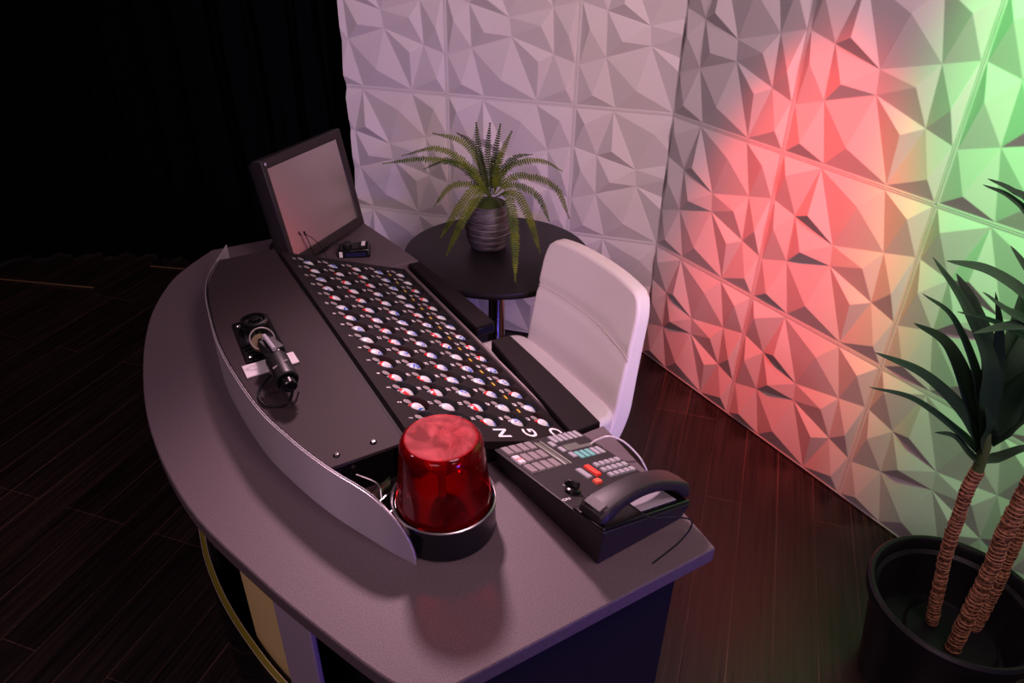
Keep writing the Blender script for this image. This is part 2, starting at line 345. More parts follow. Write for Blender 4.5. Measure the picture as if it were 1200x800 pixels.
lw = MB(); L0 = Vector((0.005, 0, 0)); L1 = LD * 1.275
lw.hexa([L0 - LN * .005, L1 - LN * .005, L1 - LN * .05, L0 - LN * .05 + Vector((.03, 0, 0))], [v + Vector((0, 0, 2.03)) for v in (L0 - LN * .005, L1 - LN * .005, L1 - LN * .05, L0 - LN * .05 + Vector((.03, 0, 0)))])
wl = tag(lw.build('wall_left', M['backing'], smooth=False), kind='structure')
A3 = 0.357 / PW
for j in range(4):
    z = 0.007 + j * PW
    Z_ = Vector((0, 0, z))
    panel(LD * 0.357 + Z_, -LD, LN, PW, PW, 0, A3, wl)
    panel(LD * 0.857 + Z_, -LD, LN, PW, PW, 0, 1, wl)
    panel(LD * 1.282 + Z_, -LD, LN, PW, PW, 0.15, 1, wl)

# black drape behind the panel wall
pth = spline([(-0.70, 1.02, 0), (-1.02, 1.33, 0), (-1.5, 1.88, 0), (-1.95, 2.2, 0), (-2.7, 2.42, 0), (-4.6, 2.7, 0)], 40)
c = MB(); vs = []; n = len(pth); rows = 14
for k in range(rows + 1):
    z = 0.01 + 2.9 * k / rows
    for i, p in enumerate(pth):
        t = (pth[min(i + 1, n - 1)] - pth[max(i - 1, 0)]).normalized(); nn = Vector((t.y, -t.x, 0))
        a = 0.028 * math.sin(i * 0.55 + 0.35 * math.sin(k * .5)) + 0.016 * math.sin(i * 1.37 + k * 0.22) + 0.01 * math.sin(k * 1.1 + i * .21)
        vs.append(p + nn * a + Vector((0, 0, z)))
c.add(vs, [(k * n + i, k * n + i + 1, (k + 1) * n + i + 1, (k + 1) * n + i) for k in range(rows) for i in range(n - 1)])
tag(c.build('curtain', M['curtain'], angle=180), 'floor-length black cloth drape filling the dark left background', 'curtain')
trm = mat('worn_floor_strip', (0.16, 0.10, 0.05), 0.5)
for k, (a, b) in enumerate([((-2.341, 2.10), (-1.953, 1.777)), ((-1.68, 1.90), (-1.50, 1.75))]):
    a = Vector((*a, 0.003)); b = Vector((*b, 0.003)); d = (b - a).normalized(); s_ = Vector((-d.y, d.x, 0)) * 0.004
    tag(MB().hexa([a - s_, b - s_, b + s_, a + s_], [v + Vector((0, 0, .004)) for v in (a - s_, b - s_, b + s_, a + s_)]).build('trim_%d' % (k + 1), trm, smooth=False), kind='structure')

# ------------------------------------------------------------------ desk
DZ = 0.80
desk = thing('curved_desk', 'large bow-fronted reception desk with charcoal laminate top, carrying the console and red beacon', 'desk', (-1.45, -0.67, 0))
def dp(o):  # keep world placement when parenting to a thing
    return o
def put(o, par):
    o.parent = par; o.matrix_parent_inverse = par.matrix_world.inverted(); return o
bpy.context.view_layer.update()
front = [tuple(v)[:2] for v in spline([(-1.645, -1.437, 0), (-1.683, -1.393, 0), (-1.732, -1.283, 0), (-1.790, -1.131, 0), (-1.850, -0.93, 0), (-1.872, -0.69, 0), (-1.853, -0.45, 0), (-1.808, -0.235, 0), (-1.742, -0.076, 0), (-1.68, 0.01, 0), (-1.60, 0.09, 0)], 6)]
def bx_(y): return -1.105 - 0.05 * ((y + 0.68) / 0.76) ** 2
back1 = [(bx_(y), y) for y in (0.085, 0.0, -0.1, -0.2, -0.255)]
back2 = [(bx_(y), y) for y in (-1.10, -1.2, -1.3, -1.4, -1.437)]
poly = front + back1 + [(-1.33, -0.255), (-1.33, -1.10)] + back2
desk_top = put(MB().prism(poly, DZ - 0.03, DZ).build('desk_top', M['desk'], bevel=0.003), desk)
edge_pts = [Vector((x, y, 0)) for x, y in front]
# body below the top
def inset(pts, d):
    out = []
    for i, (x, y) in enumerate(pts):
        a = Vector(pts[max(i - 1, 0)]); b = Vector(pts[min(i + 1, len(pts) - 1)]); t = (b - a).normalized(); out.append((x + t.y * d, y - t.x * d))
    return out
fr_in = inset(front, 0.13)
body = [p for p in fr_in if -1.395 < p[1] < 0.04]
body = [(body[0][0], -1.395)] + body + [(body[-1][0], 0.04), (-1.30, 0.04), (-1.30, -0.25), (-1.30, -1.10), (-1.185, -1.10), (-1.185, -1.395)]
put(MB().prism(body, 0.0, DZ - 0.03).build('desk_body', M['black'], bevel=0.002), desk)
# bronze upper panel set back in the front; brown lower one paints the reflected floor
fo, fi_ = inset(front, 0.060), inset(front, 0.075)
for ya, yb, z0, z1, nm, mt in ((-1.075, -0.885, 0.36, DZ - 0.0305, 'bronze_panel', 'tan'), (-1.075, -0.885, 0.02, 0.358, 'floor_reflection_panel', 'brown')):
    a = [p for p in spline([(x, y, 0) for x, y in fo], 6) if ya < p[1] < yb]; b = [p for p in spline([(x, y, 0) for x, y in fi_], 6) if ya < p[1] < yb]
    put(MB().prism([(p.x, p.y) for p in a] + [(p.x, p.y) for p in b[::-1]], z0, z1).build(nm, M[mt], smooth=False), desk)
# lilac grey upright ribs
for yc in (-1.135, -0.22):
    pts = [p for p in inset(front, 0.055) if abs(p[1] - yc) < 0.07]
    a, b = Vector(pts[0]), Vector(pts[-1]); a = Vector((-1.738, -1.175)) if yc < -0.5 else a; b = Vector((-1.772, -1.085)) if yc < -0.5 else b
    d = (b - a).normalized(); nn = Vector((d.y, -d.x)) * 0.010
    put(MB().prism([tuple(a), tuple(b), tuple(b + nn * (1 if nn.x > 0 else -1)), tuple(a + nn * (1 if nn.x > 0 else -1))], 0.0, DZ - 0.03).build('front_rib', M['lavender'], bevel=0.002), desk)
# curved acrylic screen standing in front, its top edge yellow-green
ac = spline([(-1.735, -1.19, 0), (-1.790, -1.027, 0), (-1.818, -0.915, 0), (-1.838, -0.80, 0), (-1.846, -0.69, 0), (-1.843, -0.596, 0), (-1.825, -0.44, 0), (-1.79, -0.30, 0)], 8)
ac = [(p.x, p.y) for p in ac]; ai = inset(ac, 0.012)
put(MB().prism(ac + ai[::-1], 0.0, 0.40).build('acrylic_front', M['acrylic'], smooth=True), desk)
put(MB().prism(ac + ai[::-1], 0.4005, 0.4035).build('acrylic_top_edge', M['gold'], smooth=False), desk)
for off in (0.0, 0.0105):
    q = inset(ac, off); q2 = inset(ac, off + 0.0016); put(MB().prism(q + q2[::-1], 0.4036, 0.4046).build('acrylic_edge_line', M['goldline'], smooth=False), desk)

# ------------------------------------------------------------------ console on the desk: cover, aluminium fascia, ball tray, ledges
con = thing('bingo_console', 'long black bingo console with a curved aluminium fascia and a sloping tray of numbered holes', 'game console', (-1.45, -0.68, DZ))
bpy.context.view_layer.update()
arc = spline([(-1.590, -0.135, 0), (-1.675, -0.318, 0), (-1.705, -0.50, 0), (-1.714, -0.66, 0), (-1.702, -0.849, 0), (-1.677, -0.97, 0), (-1.647, -1.069, 0), (-1.612, -1.152, 0), (-1.596, -1.189, 0), (-1.584, -1.212, 0), (-1.5745, -1.230, 0)], 6)
def topz(y):
    if y < -1.13:
        t = min(1, (-1.13 - y) / 0.1005); return DZ + 0.1 * math.sqrt(max(0, 1 - t ** 2.2)) + 0.001
    return DZ + 0.1015
m = MB(); ins = inset([(p.x, p.y) for p in arc], 0.0022); n = len(arc); vs = []
for p, q in zip(arc, ins):
    z = topz(p.y); vs += [(p.x, p.y, DZ), (p.x, p.y, z), (q[0], q[1], z), (q[0], q[1], DZ)]
fs = [(4 * i + a, 4 * i + (a + 1) % 4, 4 * (i + 1) + (a + 1) % 4, 4 * (i + 1) + a) for i in range(n - 1) for a in range(4)] + [(0, 1, 2, 3), (4 * n - 4, 4 * n - 1, 4 * n - 2, 4 * n - 3)]
m.add(vs, fs); put(m.build('aluminium_fascia', M['alu'], angle=30), con)
# bright polished top edge of the fascia
put(MB().tube([Vector((p.x + .001, p.y, topz(p.y) + 0.0006)) for p in arc[3:]], 0.0013, 6).build('fascia_edge', M['brushed']), con)
# flat cover plate
def ax(y):
    for a, b in zip(arc, arc[1:]):
        if b.y <= y <= a.y: t = (y - a.y) / (b.y - a.y); return a.x + (b.x - a.x) * t
    return -1.6
ys = [-0.212 - (0.858) * i / 30 for i in range(31)]
def gx(y): return -1.4925 + (y + 0.22) * 0.0265   # groove line
pl = [(ax(y) + 0.004, y) for y in ys] + [(gx(y), y) for y in reversed(ys)]
put(MB().prism(pl, 0.894, 0.900).build('cover_plate', M['cover'], bevel=0.001), con)
# carcass under the cover
ys2 = [-0.235 - 0.80 * i / 20 for i in range(21)]
pl = [(ax(y) + 0.03, y) for y in ys2] + [(gx(y) - 0.01, y) for y in reversed(ys2)]
put(MB().prism(pl, DZ, 0.8935).build('carcass', M['black'], smooth=False), con)
for x, y in [(-1.624, -1.046), (-1.561, -1.045)]:
    put(MB().lathe([(0, .0035), (.0035, .0033), (.0055, .0015), (.006, 0)], 16, (x, y, 0.900)).build('bolt', M['blackgloss']), con)
# bracket, rails and wires in the open bay at the near end
m = MB()
R_ = Matrix.Rotation(math.radians(28), 3, 'Z')
m.box((-1.578, -1.105, 0.838), (0.075, 0.022, 0.003), R_); m.box((-1.585, -1.096, 0.842), (0.078, 0.003, 0.009), R_)
m.box((-1.575, -1.117, 0.842), (0.078, 0.003, 0.009), R_); m.box((-1.565, -1.135, 0.832), (0.07, 0.0025, 0.006), R_); m.box((-1.575, -1.105, 0.818), (0.02, 0.02, 0.036))
put(m.build('bay_bracket', M['brushed'], bevel=0.0006), con)
put(MB().lathe([(0, .004), (.003, .0035), (.0045, 0)], 12, (-1.601, -1.090, 0.8425)).build('bracket_screw', M['chrome']), con)
put(MB().tube(spline([(-1.60, -1.06, .86), (-1.575, -1.09, .85), (-1.58, -1.12, .835), (-1.57, -1.15, .808)], 8), 0.0016, 6).build('bay_wire', M['brushed']), con)
put(MB().lathe([(0, .006), (.0035, .0055), (.005, .003), (.005, 0)], 12, (-1.598, -1.0385, 0.862), Matrix.Rotation(PI / 2, 3, 'X')).build('bolt', M['brushed']), con)

# tray frame of reference
CT, ST = math.cos(0.3627), math.sin(0.3627); YW = -0.0213
AX = Vector((math.cos(YW) * CT, math.sin(YW) * CT, -ST)); AY = Vector((-math.sin(YW), math.cos(YW), 0)); AZ = AX.cross(AY)
TO = Vector((-1.4315, -0.291, 0.885))
TM = Matrix.Translation(TO) @ Matrix((AX, AY, AZ)).transposed().to_4x4()
PX, PY = 0.0636, 0.0518; NR, NC = 15, 5; HR = 0.0238
m = MB()
cx0, cx1 = -0.060, 4 * PX + 0.030; cy0, cy1 = -14 * PY - 0.072, 0.040
for r in range(NR):
    for cidx in range(NC):
        X, Y = cidx * PX, -r * PY; hx, hy = PX / 2, PY / 2
        xl = cx0 - X if cidx == 0 else -hx; xr = cx1 - X if cidx == NC - 1 else hx
        yb = -hy; yt = cy1 - Y if r == 0 else hy
        ang = sorted(set([2 * PI * k / 24 for k in range(24)] + [math.atan2(b_, a_) % (2 * PI) for a_ in (xl, xr) for b_ in (yb, yt)]))
        k = len(ang); vs = []
        for a in ang:
            ca, sa = math.cos(a), math.sin(a)
            t = min([(xr if ca > 0 else xl) / ca if abs(ca) > 1e-9 else 9, (yt if sa > 0 else yb) / sa if abs(sa) > 1e-9 else 9])
            vs.append((X + ca * t, Y + sa * t, 0)); vs.append((X + ca * HR, Y + sa * HR, 0)); vs.append((X + ca * HR, Y + sa * HR, -0.003)); vs.append((X + ca * 0.0228, Y + sa * 0.0228, -0.028))
        fs = []
        for i in range(k):
            j = (i + 1) % k; fs += [(4 * i, 4 * j, 4 * j + 1, 4 * i + 1), (4 * i + 1, 4 * j + 1, 4 * j + 2, 4 * i + 2), (4 * i + 2, 4 * j + 2, 4 * j + 3, 4 * i + 3)]
        m.add(vs, fs[0::3]); m.add(vs, fs[1::3] + fs[2::3], 1); m.add([vs[4 * i + 3] for i in range(k)], [tuple(range(k))], 1)
yb = -14 * PY - PY / 2
m.add([(cx0, yb, 0), (cx1, yb, 0), (cx1, cy0, 0), (cx0, cy0, 0)], [(0, 1, 2, 3)])
# skirt
m.add([(cx0, cy0, 0), (cx1, cy0, 0), (cx1, cy1, 0), (cx0, cy1, 0), (cx0, cy0, -.02), (cx1, cy0, -.012), (cx1, cy1, -.012), (cx0, cy1, -.02)], [(0, 1, 5, 4), (1, 2, 6, 5), (2, 3, 7, 6), (3, 0, 4, 7)])
tray = put(m.build('ball_tray', [M['tray'], M['black']], smooth=False), con); tray.matrix_world = TM
def tchild(mb, name, mt, **kw):
    o = mb.build(name, mt, **kw); o.parent = tray; return o
tchild(MB().box((cx1 + 0.004, (cy0 + cy1) / 2, 0.001), (0.006, cy1 - cy0, 0.008)), 'tray_rim', M['rim'], bevel=0.0012)
tchild(MB().box((cx0 - 0.0050, (cy0 + cy1) / 2, -0.0170), (0.0098, cy1 - cy0, 0.010)), 'tray_groove', M['black'])
# end cheek closing the wedge below the tray at the near end, and its far twin
for y in (cy0 + 0.006, cy1 - 0.006):
    a = TM @ Vector((cx0, y, -0.012)); b = TM @ Vector((cx1 - 0.02, y, -0.012)); t_ = Vector((0, 0.006, 0))
    low = lambda p: Vector((p.x, p.y, min(DZ + 0.001, p.z - 0.004)))
    put(MB().hexa([low(a), low(b), low(b) + t_, low(a) + t_], [a, b, b + t_, a + t_]).build('end_cheek', M['black'], smooth=False), con)

def text_mesh(s, size, tf, bold=0.02):
    cu = bpy.data.curves.new('t', 'FONT'); cu.body = s; cu.size = size; cu.align_x = 'CENTER'; cu.align_y = 'CENTER'; cu.resolution_u = 3; cu.offset = size * bold
    o = bpy.data.objects.new('t', cu); COL.objects.link(o); dg = bpy.context.evaluated_depsgraph_get(); dg.update()
    me = bpy.data.meshes.new_from_object(o.evaluated_get(dg)); vs = [tf(v.co.copy()) for v in me.vertices]; fs = [tuple(p.vertices) for p in me.polygons]
    bpy.data.objects.remove(o); bpy.data.curves.remove(cu); bpy.data.meshes.remove(me); return vs, fs
# operator reads from +X: text right = +Y, text up = -X
def on_tray(x, y, k=1.0): return lambda v: Vector((x - v.y * k, y + v.x * k, 0.0007))
for ci, ch in enumerate('BINGO'):
    vs, fs = text_mesh(ch, 0.040, on_tray(ci * PX + 0.004, -14 * PY - 0.046)); tchild(MB().add(vs, fs), 'column_letter', M['white'], smooth=False)
for ci in range(5):
    for r in range(15):
        vs, fs = text_mesh(str(ci * 15 + 15 - r), 0.0110, on_tray(ci * PX - 0.0350, -r * PY + 0.002)); tchild(MB().add(vs, fs), 'printed_number', M['white'], smooth=False)
for r in range(0, 14): tchild(MB().box((4 * PX - 0.040, -r * PY - PY * 0.42, 0.0008), (0.0045, 0.012, 0.0006)), 'yellow_led_strip', M['yellow'], smooth=False)  # yellow strips painted for LED light glimpsed inside the holes
# ledges on the operator side of the tray
def ledge(y0, y1, w0, w1, name='wrist_ledge'):
    P_ = [(bx_(y0) - w0, y0), (bx_(y0), y0)] + [(bx_(y0 + (y1 - y0) * i / 8), y0 + (y1 - y0) * i / 8) for i in range(1, 8)] + [(bx_(y1), y1), (bx_(y1) - w1, y1)]
    return put(MB().prism(P_, DZ - 0.028, DZ + 0.001).build(name, M['ledge'], bevel=0.003), con)
ledge(-0.655, -0.262, 0.052, 0.034)
x_ = bx_(-0.655); put(MB().box((x_ - 0.026, -0.6562, DZ - 0.0135), (0.044, 0.002, 0.018)).build('ledge_end_cap', mat('blue_lit_end', (0.008, 0.008, 0.03), 0.2), bevel=0.0006), con)  # blue light on the ledge's near end is put into this navy colour
ledge(-1.090, -0.722, 0.068, 0.050)

# ------------------------------------------------------------------ bingo balls, one in each hole
BR_ = 0.0205
me_ball = None
def ball_mesh():
    m = MB(); pr_ = [(BR_ * math.sin(PI * k / 14), BR_ * math.cos(PI * k / 14)) for k in range(15)]
    m.lathe(pr_, 22); o = m.build('bingo_ball', M['ball'], angle=180); return o
proto = ball_mesh()
clip_m = MB().lathe([(0.0066, 0), (0.0074, .0004), (0.0074, .0014), (0.0066, .0018), (0, .0018)], 20, (0, 0, 0), Matrix.Diagonal((1.05, 1.0, 1))).build('holder_clip', M['clip'])
COLN = ['leftmost column, beside the cover plate', 'second column', 'middle column, above the N', 'fourth column, above the G', 'rightmost column, along the rim']
ORD = ['first', '2nd', '3rd', '4th', '5th', '6th', '7th', '8th', '9th', '10th', '11th', '12th', '13th', '14th', '15th']
rb = random.Random(3)
first = True
for ci in range(5):
    for r in range(15):
        num = ci * 15 + 15 - r
        o = proto if first else proto.copy()
        if not first: COL.objects.link(o)
        tx, ty = rb.uniform(0.0, 0.85), rb.uniform(-0.35, 0.6)
        if first: tx = ty = 0.1
        R3 = Matrix.Rotation(tx, 4, 'Y') @ Matrix.Rotation(ty, 4, 'X') @ Matrix.Rotation(rb.uniform(0, 6.28), 4, 'Z')
        o.matrix_world = TM @ Matrix.Translation((0.0012, -r * PY - 0.001, -0.0178)) @ Matrix.Identity(4) if False else TM @ Matrix.Translation((ci * PX + 0.001, -r * PY - 0.0008, -0.0216)) @ R3
        tag(o, 'bingo ball %s from the beacon end, %s' % (ORD[14 - r], COLN[ci]), 'bingo ball', 'bingo balls in the console tray')
        first = False
        # blue number wrapped on the ball
        def onball(v):
            x, y = v.x, v.y; return Vector((x, y, math.sqrt(max(0, (BR_ + 0.00015) ** 2 - x * x - y * y))))
        vs, fs = text_mesh(str(num), 0.0205, onball, 0.045)
        q = MB().add(vs, fs).build('ball_number', M['blueink'], smooth=False); q.parent = o
        cl = clip_m if (ci == 0 and r == 0) else clip_m.copy()
        if cl is not clip_m: COL.objects.link(cl)
        cl.parent = tray; cl.matrix_local = Matrix.Translation((ci * PX - 0.0190, -r * PY + 0.004, 0.0002)) @ Matrix.Rotation(0.12, 4, 'Y')

# ------------------------------------------------------------------ telephone control box
U = Vector((0.977, 0.051, -0.208)).normalized(); V = Vector((-0.080, 0.988, -0.133)); NN = U.cross(V).normalized(); V = NN.cross(U)
PO = Vector((-1.341, -1.381, 0.879))
PM = Matrix.Translation(PO) @ Matrix((U, V, NN)).transposed().to_4x4()
box_ = thing('control_box', 'wedge-shaped black control box with grey, teal and red keys, beside the red beacon', 'control panel', matrix=PM)
bpy.context.view_layer.update()
IP = PM.inverted()
W_, H_ = 0.192, 0.288
tops = [PM @ Vector(p) for p in ((0, 0, 0), (W_, 0, 0), (W_, H_, 0), (0, H_, 0))]
ctr = sum(tops, Vector()) / 4
bots = []
for p in tops:
    d = (ctr - p); d.z = 0; d.normalize(); bots.append(Vector((p.x + d.x * 0.008, p.y + d.y * 0.012, DZ + 0.0005)))
mids = [b + (t - b) * 0.999 for b, t in zip(bots, tops)]
m = MB().hexa([IP @ b for b in bots], [IP @ Vector((t.x, t.y, max(t.z, DZ + 0.004))) for t in tops])
cs = m.build('case', M['case'], bevel=0.003, seg=3); cs.parent = box_
def pc(name, mt, mb, **kw):
    o = mb.build(name, mt, **kw); o.parent = box_; return o
def keyb(name, mt, u, v, w, h, t=0.004):
    b = 0.0012
    return pc(name, mt, MB().hexa([(u - w / 2, v - h / 2, 0), (u + w / 2, v - h / 2, 0), (u + w / 2, v + h / 2, 0), (u - w / 2, v + h / 2, 0)],
              [(u - w / 2 + b, v - h / 2 + b, t), (u + w / 2 - b, v - h / 2 + b, t), (u + w / 2 - b, v + h / 2 - b, t), (u - w / 2 + b, v + h / 2 - b, t)]), bevel=0.0006)
for k, v in enumerate((0.268, 0.234, 0.200)):
    for i in range(4):
        keyb('white_key' if (k == 1 and i == 0) else 'key', M['keyw'] if (k == 1 and i == 0) else M['keyl'], 0.0165 + 0.0170 * i, v, 0.0145, 0.028)
vs, fs = text_mesh('xx', 0.012, lambda q: Vector((0.0165 + q.x, 0.234 + q.y, 0.0042)))
pc('key_print', M['red'], MB().add(vs, fs), smooth=False)
# label window between two rails
keyb('label_window', M['lcd'], 0.0885, 0.231, 0.010, 0.088, 0.0015)
for u in (0.0822, 0.0952): keyb('window_rail', M['lcdrail'], u, 0.231, 0.0035, 0.090, 0.003)
for i in range(6): keyb('key', M['grey'], 0.1215 + 0.0118 * i, 0.2705, 0.0100, 0.026)
for u, v in ((0.108, 0.2565), (0.1125, 0.233), (0.1175, 0.209)): keyb('key', M['grey'], u, v, 0.0105, 0.019)
pc('display', M['lcd'], MB().box((0.151, 0.2345, 0.001), (0.058, 0.022, 0.003)), bevel=0.0006)
for i in range(5): keyb('teal_key' if i < 3 else 'key', M['teal'] if i < 3 else M['grey'], 0.1285 + 0.0122 * i, 0.2035, 0.0104, 0.026)
for j in range(3):
    for i in range(5): keyb('key', M['grey'], 0.1315 + 0.0122 * i, 0.162 - 0.0185 * j, 0.0106, 0.0135, 0.005)
keyb('key', M['grey'], 0.0915, 0.149, 0.0125, 0.034); keyb('red_key', M['red'], 0.1105, 0.149, 0.0120, 0.036, 0.006); keyb('orange_key', M['orange'], 0.0935, 0.117, 0.0135, 0.013, 0.006)
pc('seam_line', M['black'], MB().box((0.10, 0.1795, 0.0002), (0.17, 0.0016, 0.0008)), smooth=False)
pc('triangle_mark', M['grey'], MB().hexa([(0.058, 0.286, 0), (0.067, 0.286, 0), (0.0625, 0.2955 - .008, 0)], [(0.058, 0.279, 0.0008), (0.067, 0.279, 0.0008), (0.0625, 0.2865, 0.0008)]), smooth=False)
kn = pc('key_switch', M['blackgloss'], MB().lathe([(0.0135, 0), (0.0125, 0.006), (0.008, 0.009), (0, 0.009)], 24, (0.036, 0.113, 0)))
kk = MB().box((0.036, 0.113, 0.014), (0.006, 0.020, 0.012), Matrix.Rotation(0.6, 3, 'Z')).box((0.030, 0.124, 0.012), (0.004, 0.005, 0.008)).build('switch_lever', M['blackgloss'], bevel=0.001); kk.parent = kn
q = MB().lathe([(0, .002), (.002, .0015), (.003, 0)], 10, (0.034, 0.133, 0.001)).build('screw', M['brushed']); q.parent = kn
vs, fs = text_mesh('ON', 0.0085, lambda q: Vector((0.0105 + q.x * 1.2, 0.098 + q.y, 0.0006))); pc('printed_mark', M['white'], MB().add(vs, fs), smooth=False)
pc('cradle', M['blackgloss'], MB().hexa([(0.001, 0.001, 0), (0.192, 0.001, 0), (0.192, 0.074, 0), (0.001, 0.074, 0)], [(0.002, 0.003, 0.006), (0.190, 0.003, 0.006), (0.190, 0.072, 0.004), (0.002, 0.072, 0.004)]), bevel=0.002)
pc('cradle_label', M['grey'], MB().box((0.128, 0.030, 0.0068), (0.080, 0.036, 0.0015)), bevel=0.0004)

hs = thing('telephone_handset', 'arched black telephone handset lying across the near end of the control box', 'telephone handset', matrix=PM @ Matrix.Translation((-0.002, -0.017, 0.0066)))
bpy.context.view_layer.update()
sec = []; NS = 26
for i in range(NS + 1):
    t = i / NS; u = 0.002 + 0.197 * t
    arch = math.sin(PI * min(1, max(0, (t - 0.0) / 1.0))) ** 0.85
    zt = 0.021 + 0.026 * arch - 0.004 * (1 - t)
    end = max(0, 1 - min(t, 1 - t) / 0.17)
    th = 0.0165 + (zt - 0.0165 - 0.001) * min(1, end * 1.5) ** 0.8
    w = 0.058 - 0.016 * math.sin(PI * t); v0 = 0.051 - 0.004 * math.sin(PI * t)
    k = 0.80 + 0.2 * min(1, min(t, 1 - t) / 0.04)
    sec.append((u, v0, w / 2 * k, zt - (0.004 if t in (0, 1) else 0), zt - th))
m = MB(); vs = []
for u, v, w, zt, zb in sec:
    for a, b in ((-1, 0.12), (-0.98, 0.72), (-0.80, 1), (0, 1.06), (0.80, 1), (0.98, 0.72), (1, 0.12), (0.9, 0), (-0.9, 0)):
        vs.append((u, v + a * w, zb + (zt - zb) * b))
k = 9; fs = [(i * k + j, i * k + (j + 1) % k, (i + 1) * k + (j + 1) % k, (i + 1) * k + j) for i in range(NS) for j in range(k)] + [tuple(range(k)), tuple(NS * k + j for j in range(k))]
m.add(vs, fs); o = m.build('handset_body', M['case'], angle=50, bevel=0.0012); o.parent = hs
o = MB().hexa([(0.0035, 0.032, 0.0195), (0.017, 0.032, 0.027), (0.017, 0.070, 0.027), (0.0035, 0.070, 0.0195)], [(0.0035, 0.034, 0.0205), (0.016, 0.034, 0.0277), (0.016, 0.068, 0.0277), (0.0035, 0.068, 0.0205)]).build('end_inlay', M['case'], smooth=False); o.parent = hs
cp = spline([(-1.262, -1.372, 0.872), (-1.246, -1.385, 0.866), (-1.215, -1.399, 0.864), (-1.184, -1.402, 0.845), (-1.176, -1.398, 0.818), (-1.198, -1.401, 0.804), (-1.232, -1.407, 0.8025), (-1.262, -1.412, 0.8025)], 10)
tag(MB().tube(cp, 0.0013, 7).build('handset_cord', M['blackcable']), 'thin black cord looping from the handset down onto the desk corner', 'cord')
cp = spline([(-1.186, -1.145, 0.8125), (-1.176, -1.150, 0.822), (-1.160, -1.163, 0.833), (-1.143, -1.180, 0.829), (-1.130, -1.200, 0.815), (-1.124, -1.222, 0.800), (-1.120, -1.24, 0.77), (-1.118, -1.25, 0.70)], 10)
tag(MB().tube(cp, 0.0018, 8).build('white_cable', M['cable']), 'white cable arching beside the key panel and over the desk edge', 'cable')

# ------------------------------------------------------------------ red beacon
bx, by = -1.499, -1.176
be = thing('warning_beacon', 'red rotating warning beacon with a black base, standing by the end of the aluminium fascia', 'beacon light', (bx, by, DZ))
def bp_(name, mt, mb, **kw):
    o = mb.build(name, mt, **kw); o.parent = be; return o
bp_('base', M['blackgloss'], MB().lathe([(0, 0.0003), (0.080, 0.0003), (0.0825, 0.003), (0.0815, 0.046), (0.0830, 0.050), (0.0830, 0.060), (0.0785, 0.061), (0.0765, 0.055), (0.0, 0.055)], 72), bevel=0)
bp_('base_ring', M['brushed'], MB().lathe([(0.0835, 0.0595), (0.0837, 0.0615), (0.0817, 0.0625), (0.0811, 0.0605), (0.0835, 0.0595)], 72))
prof = [(0.0762, 0.0565), (0.0755, 0.063), (0.0730, 0.083), (0.0695, 0.115), (0.0665, 0.144), (0.0642, 0.163), (0.0624, 0.1712), (0.0594, 0.1762), (0.0555, 0.1787)]
inn = [(r - 0.0022, z - 0.002) for r, z in prof][::-1]
bp_('lens', M['lens'], MB().lathe(prof, 72), angle=60)
ln = [o for o in COL.objects if o.name.startswith('lens')][0]
bp_('lens_top', M['lenstop'], MB().lathe([(0.0555, 0.1787), (0.0530, 0.1794), (0.0495, 0.1789), (0.025, 0.1803), (0, 0.1808)], 72), angle=60)
lr = MB()
for k in range(2): lr.lathe([(0.0745 - k * .0115 + .0003, 0.07 + .09 * k), (0.0752 - k * .0115 + .0003, 0.0708 + .09 * k), (0.0743 - k * .0115 + .0003, 0.0716 + .09 * k)], 72)
bp_('motor_deck', M['black'], MB().lathe([(0.067, 0.0555), (0.067, 0.062), (0.040, 0.066), (0.018, 0.068), (0, 0.068)], 48))
bp_('reflector', M['chrome'], MB().lathe([(0.006, -0.024), (0.018, -0.018), (0.027, -0.006), (0.031, 0.010)], 32, (0.010, 0.018, 0.125), Vector((-0.30, -0.72, 0.60)).to_track_quat('Z', 'Y').to_matrix()), angle=180, solid=0.001)
bp_('bulb', mat('clear_bulb', (0.7, 0.6, 0.55), 0.1, metal=0.5), MB().lathe([(0, 0.140), (0.006, 0.138), (0.0095, 0.130), (0.009, 0.120), (0.006, 0.110), (0.006, 0.068)], 20, (-0.004, -0.004, 0)))
for a in (0.6, 2.7, 4.8): bp_('deck_screw', M['chrome'], MB().lathe([(0, .003), (.003, .0025), (.0042, 0)], 12, (0.055 * math.cos(a), 0.055 * math.sin(a), 0.0642)))

# ------------------------------------------------------------------ monitor
TL, TR, BRc, BL = Vector((-1.469, -.148, 1.081)), Vector((-1.217, .065, 1.067)), Vector((-1.185, .029, .841)), Vector((-1.437, -.185, .856))
mx = ((TR - TL) + (BRc - BL)).normalized(); my = ((TL - BL) + (TR - BRc)).normalized(); mz = mx.cross(my).normalized(); my = mz.cross(mx)
mc = (TL + TR + BRc + BL) / 4; mw = ((TR - TL).length + (BRc - BL).length) / 4; mh = ((TL - BL).length + (TR - BRc).length) / 4
MM = Matrix.Translation(mc) @ Matrix((mx, my, mz)).transposed().to_4x4()
mon = thing('monitor', 'black-framed flat monitor tilted back behind the far end of the ball tray', 'monitor', matrix=MM)
def mp_(name, mt, mb, **kw):
    o = mb.build(name, mt, **kw); o.parent = mon; return o
b = 0.021; bt = 0.026
m = MB(); ow, oh = mw + b, mh + bt
oc = [(-ow, -oh), (ow, -oh), (ow, oh), (-ow, oh)]; ic = [(-mw, -mh), (mw, -mh), (mw, mh), (-mw, mh)]
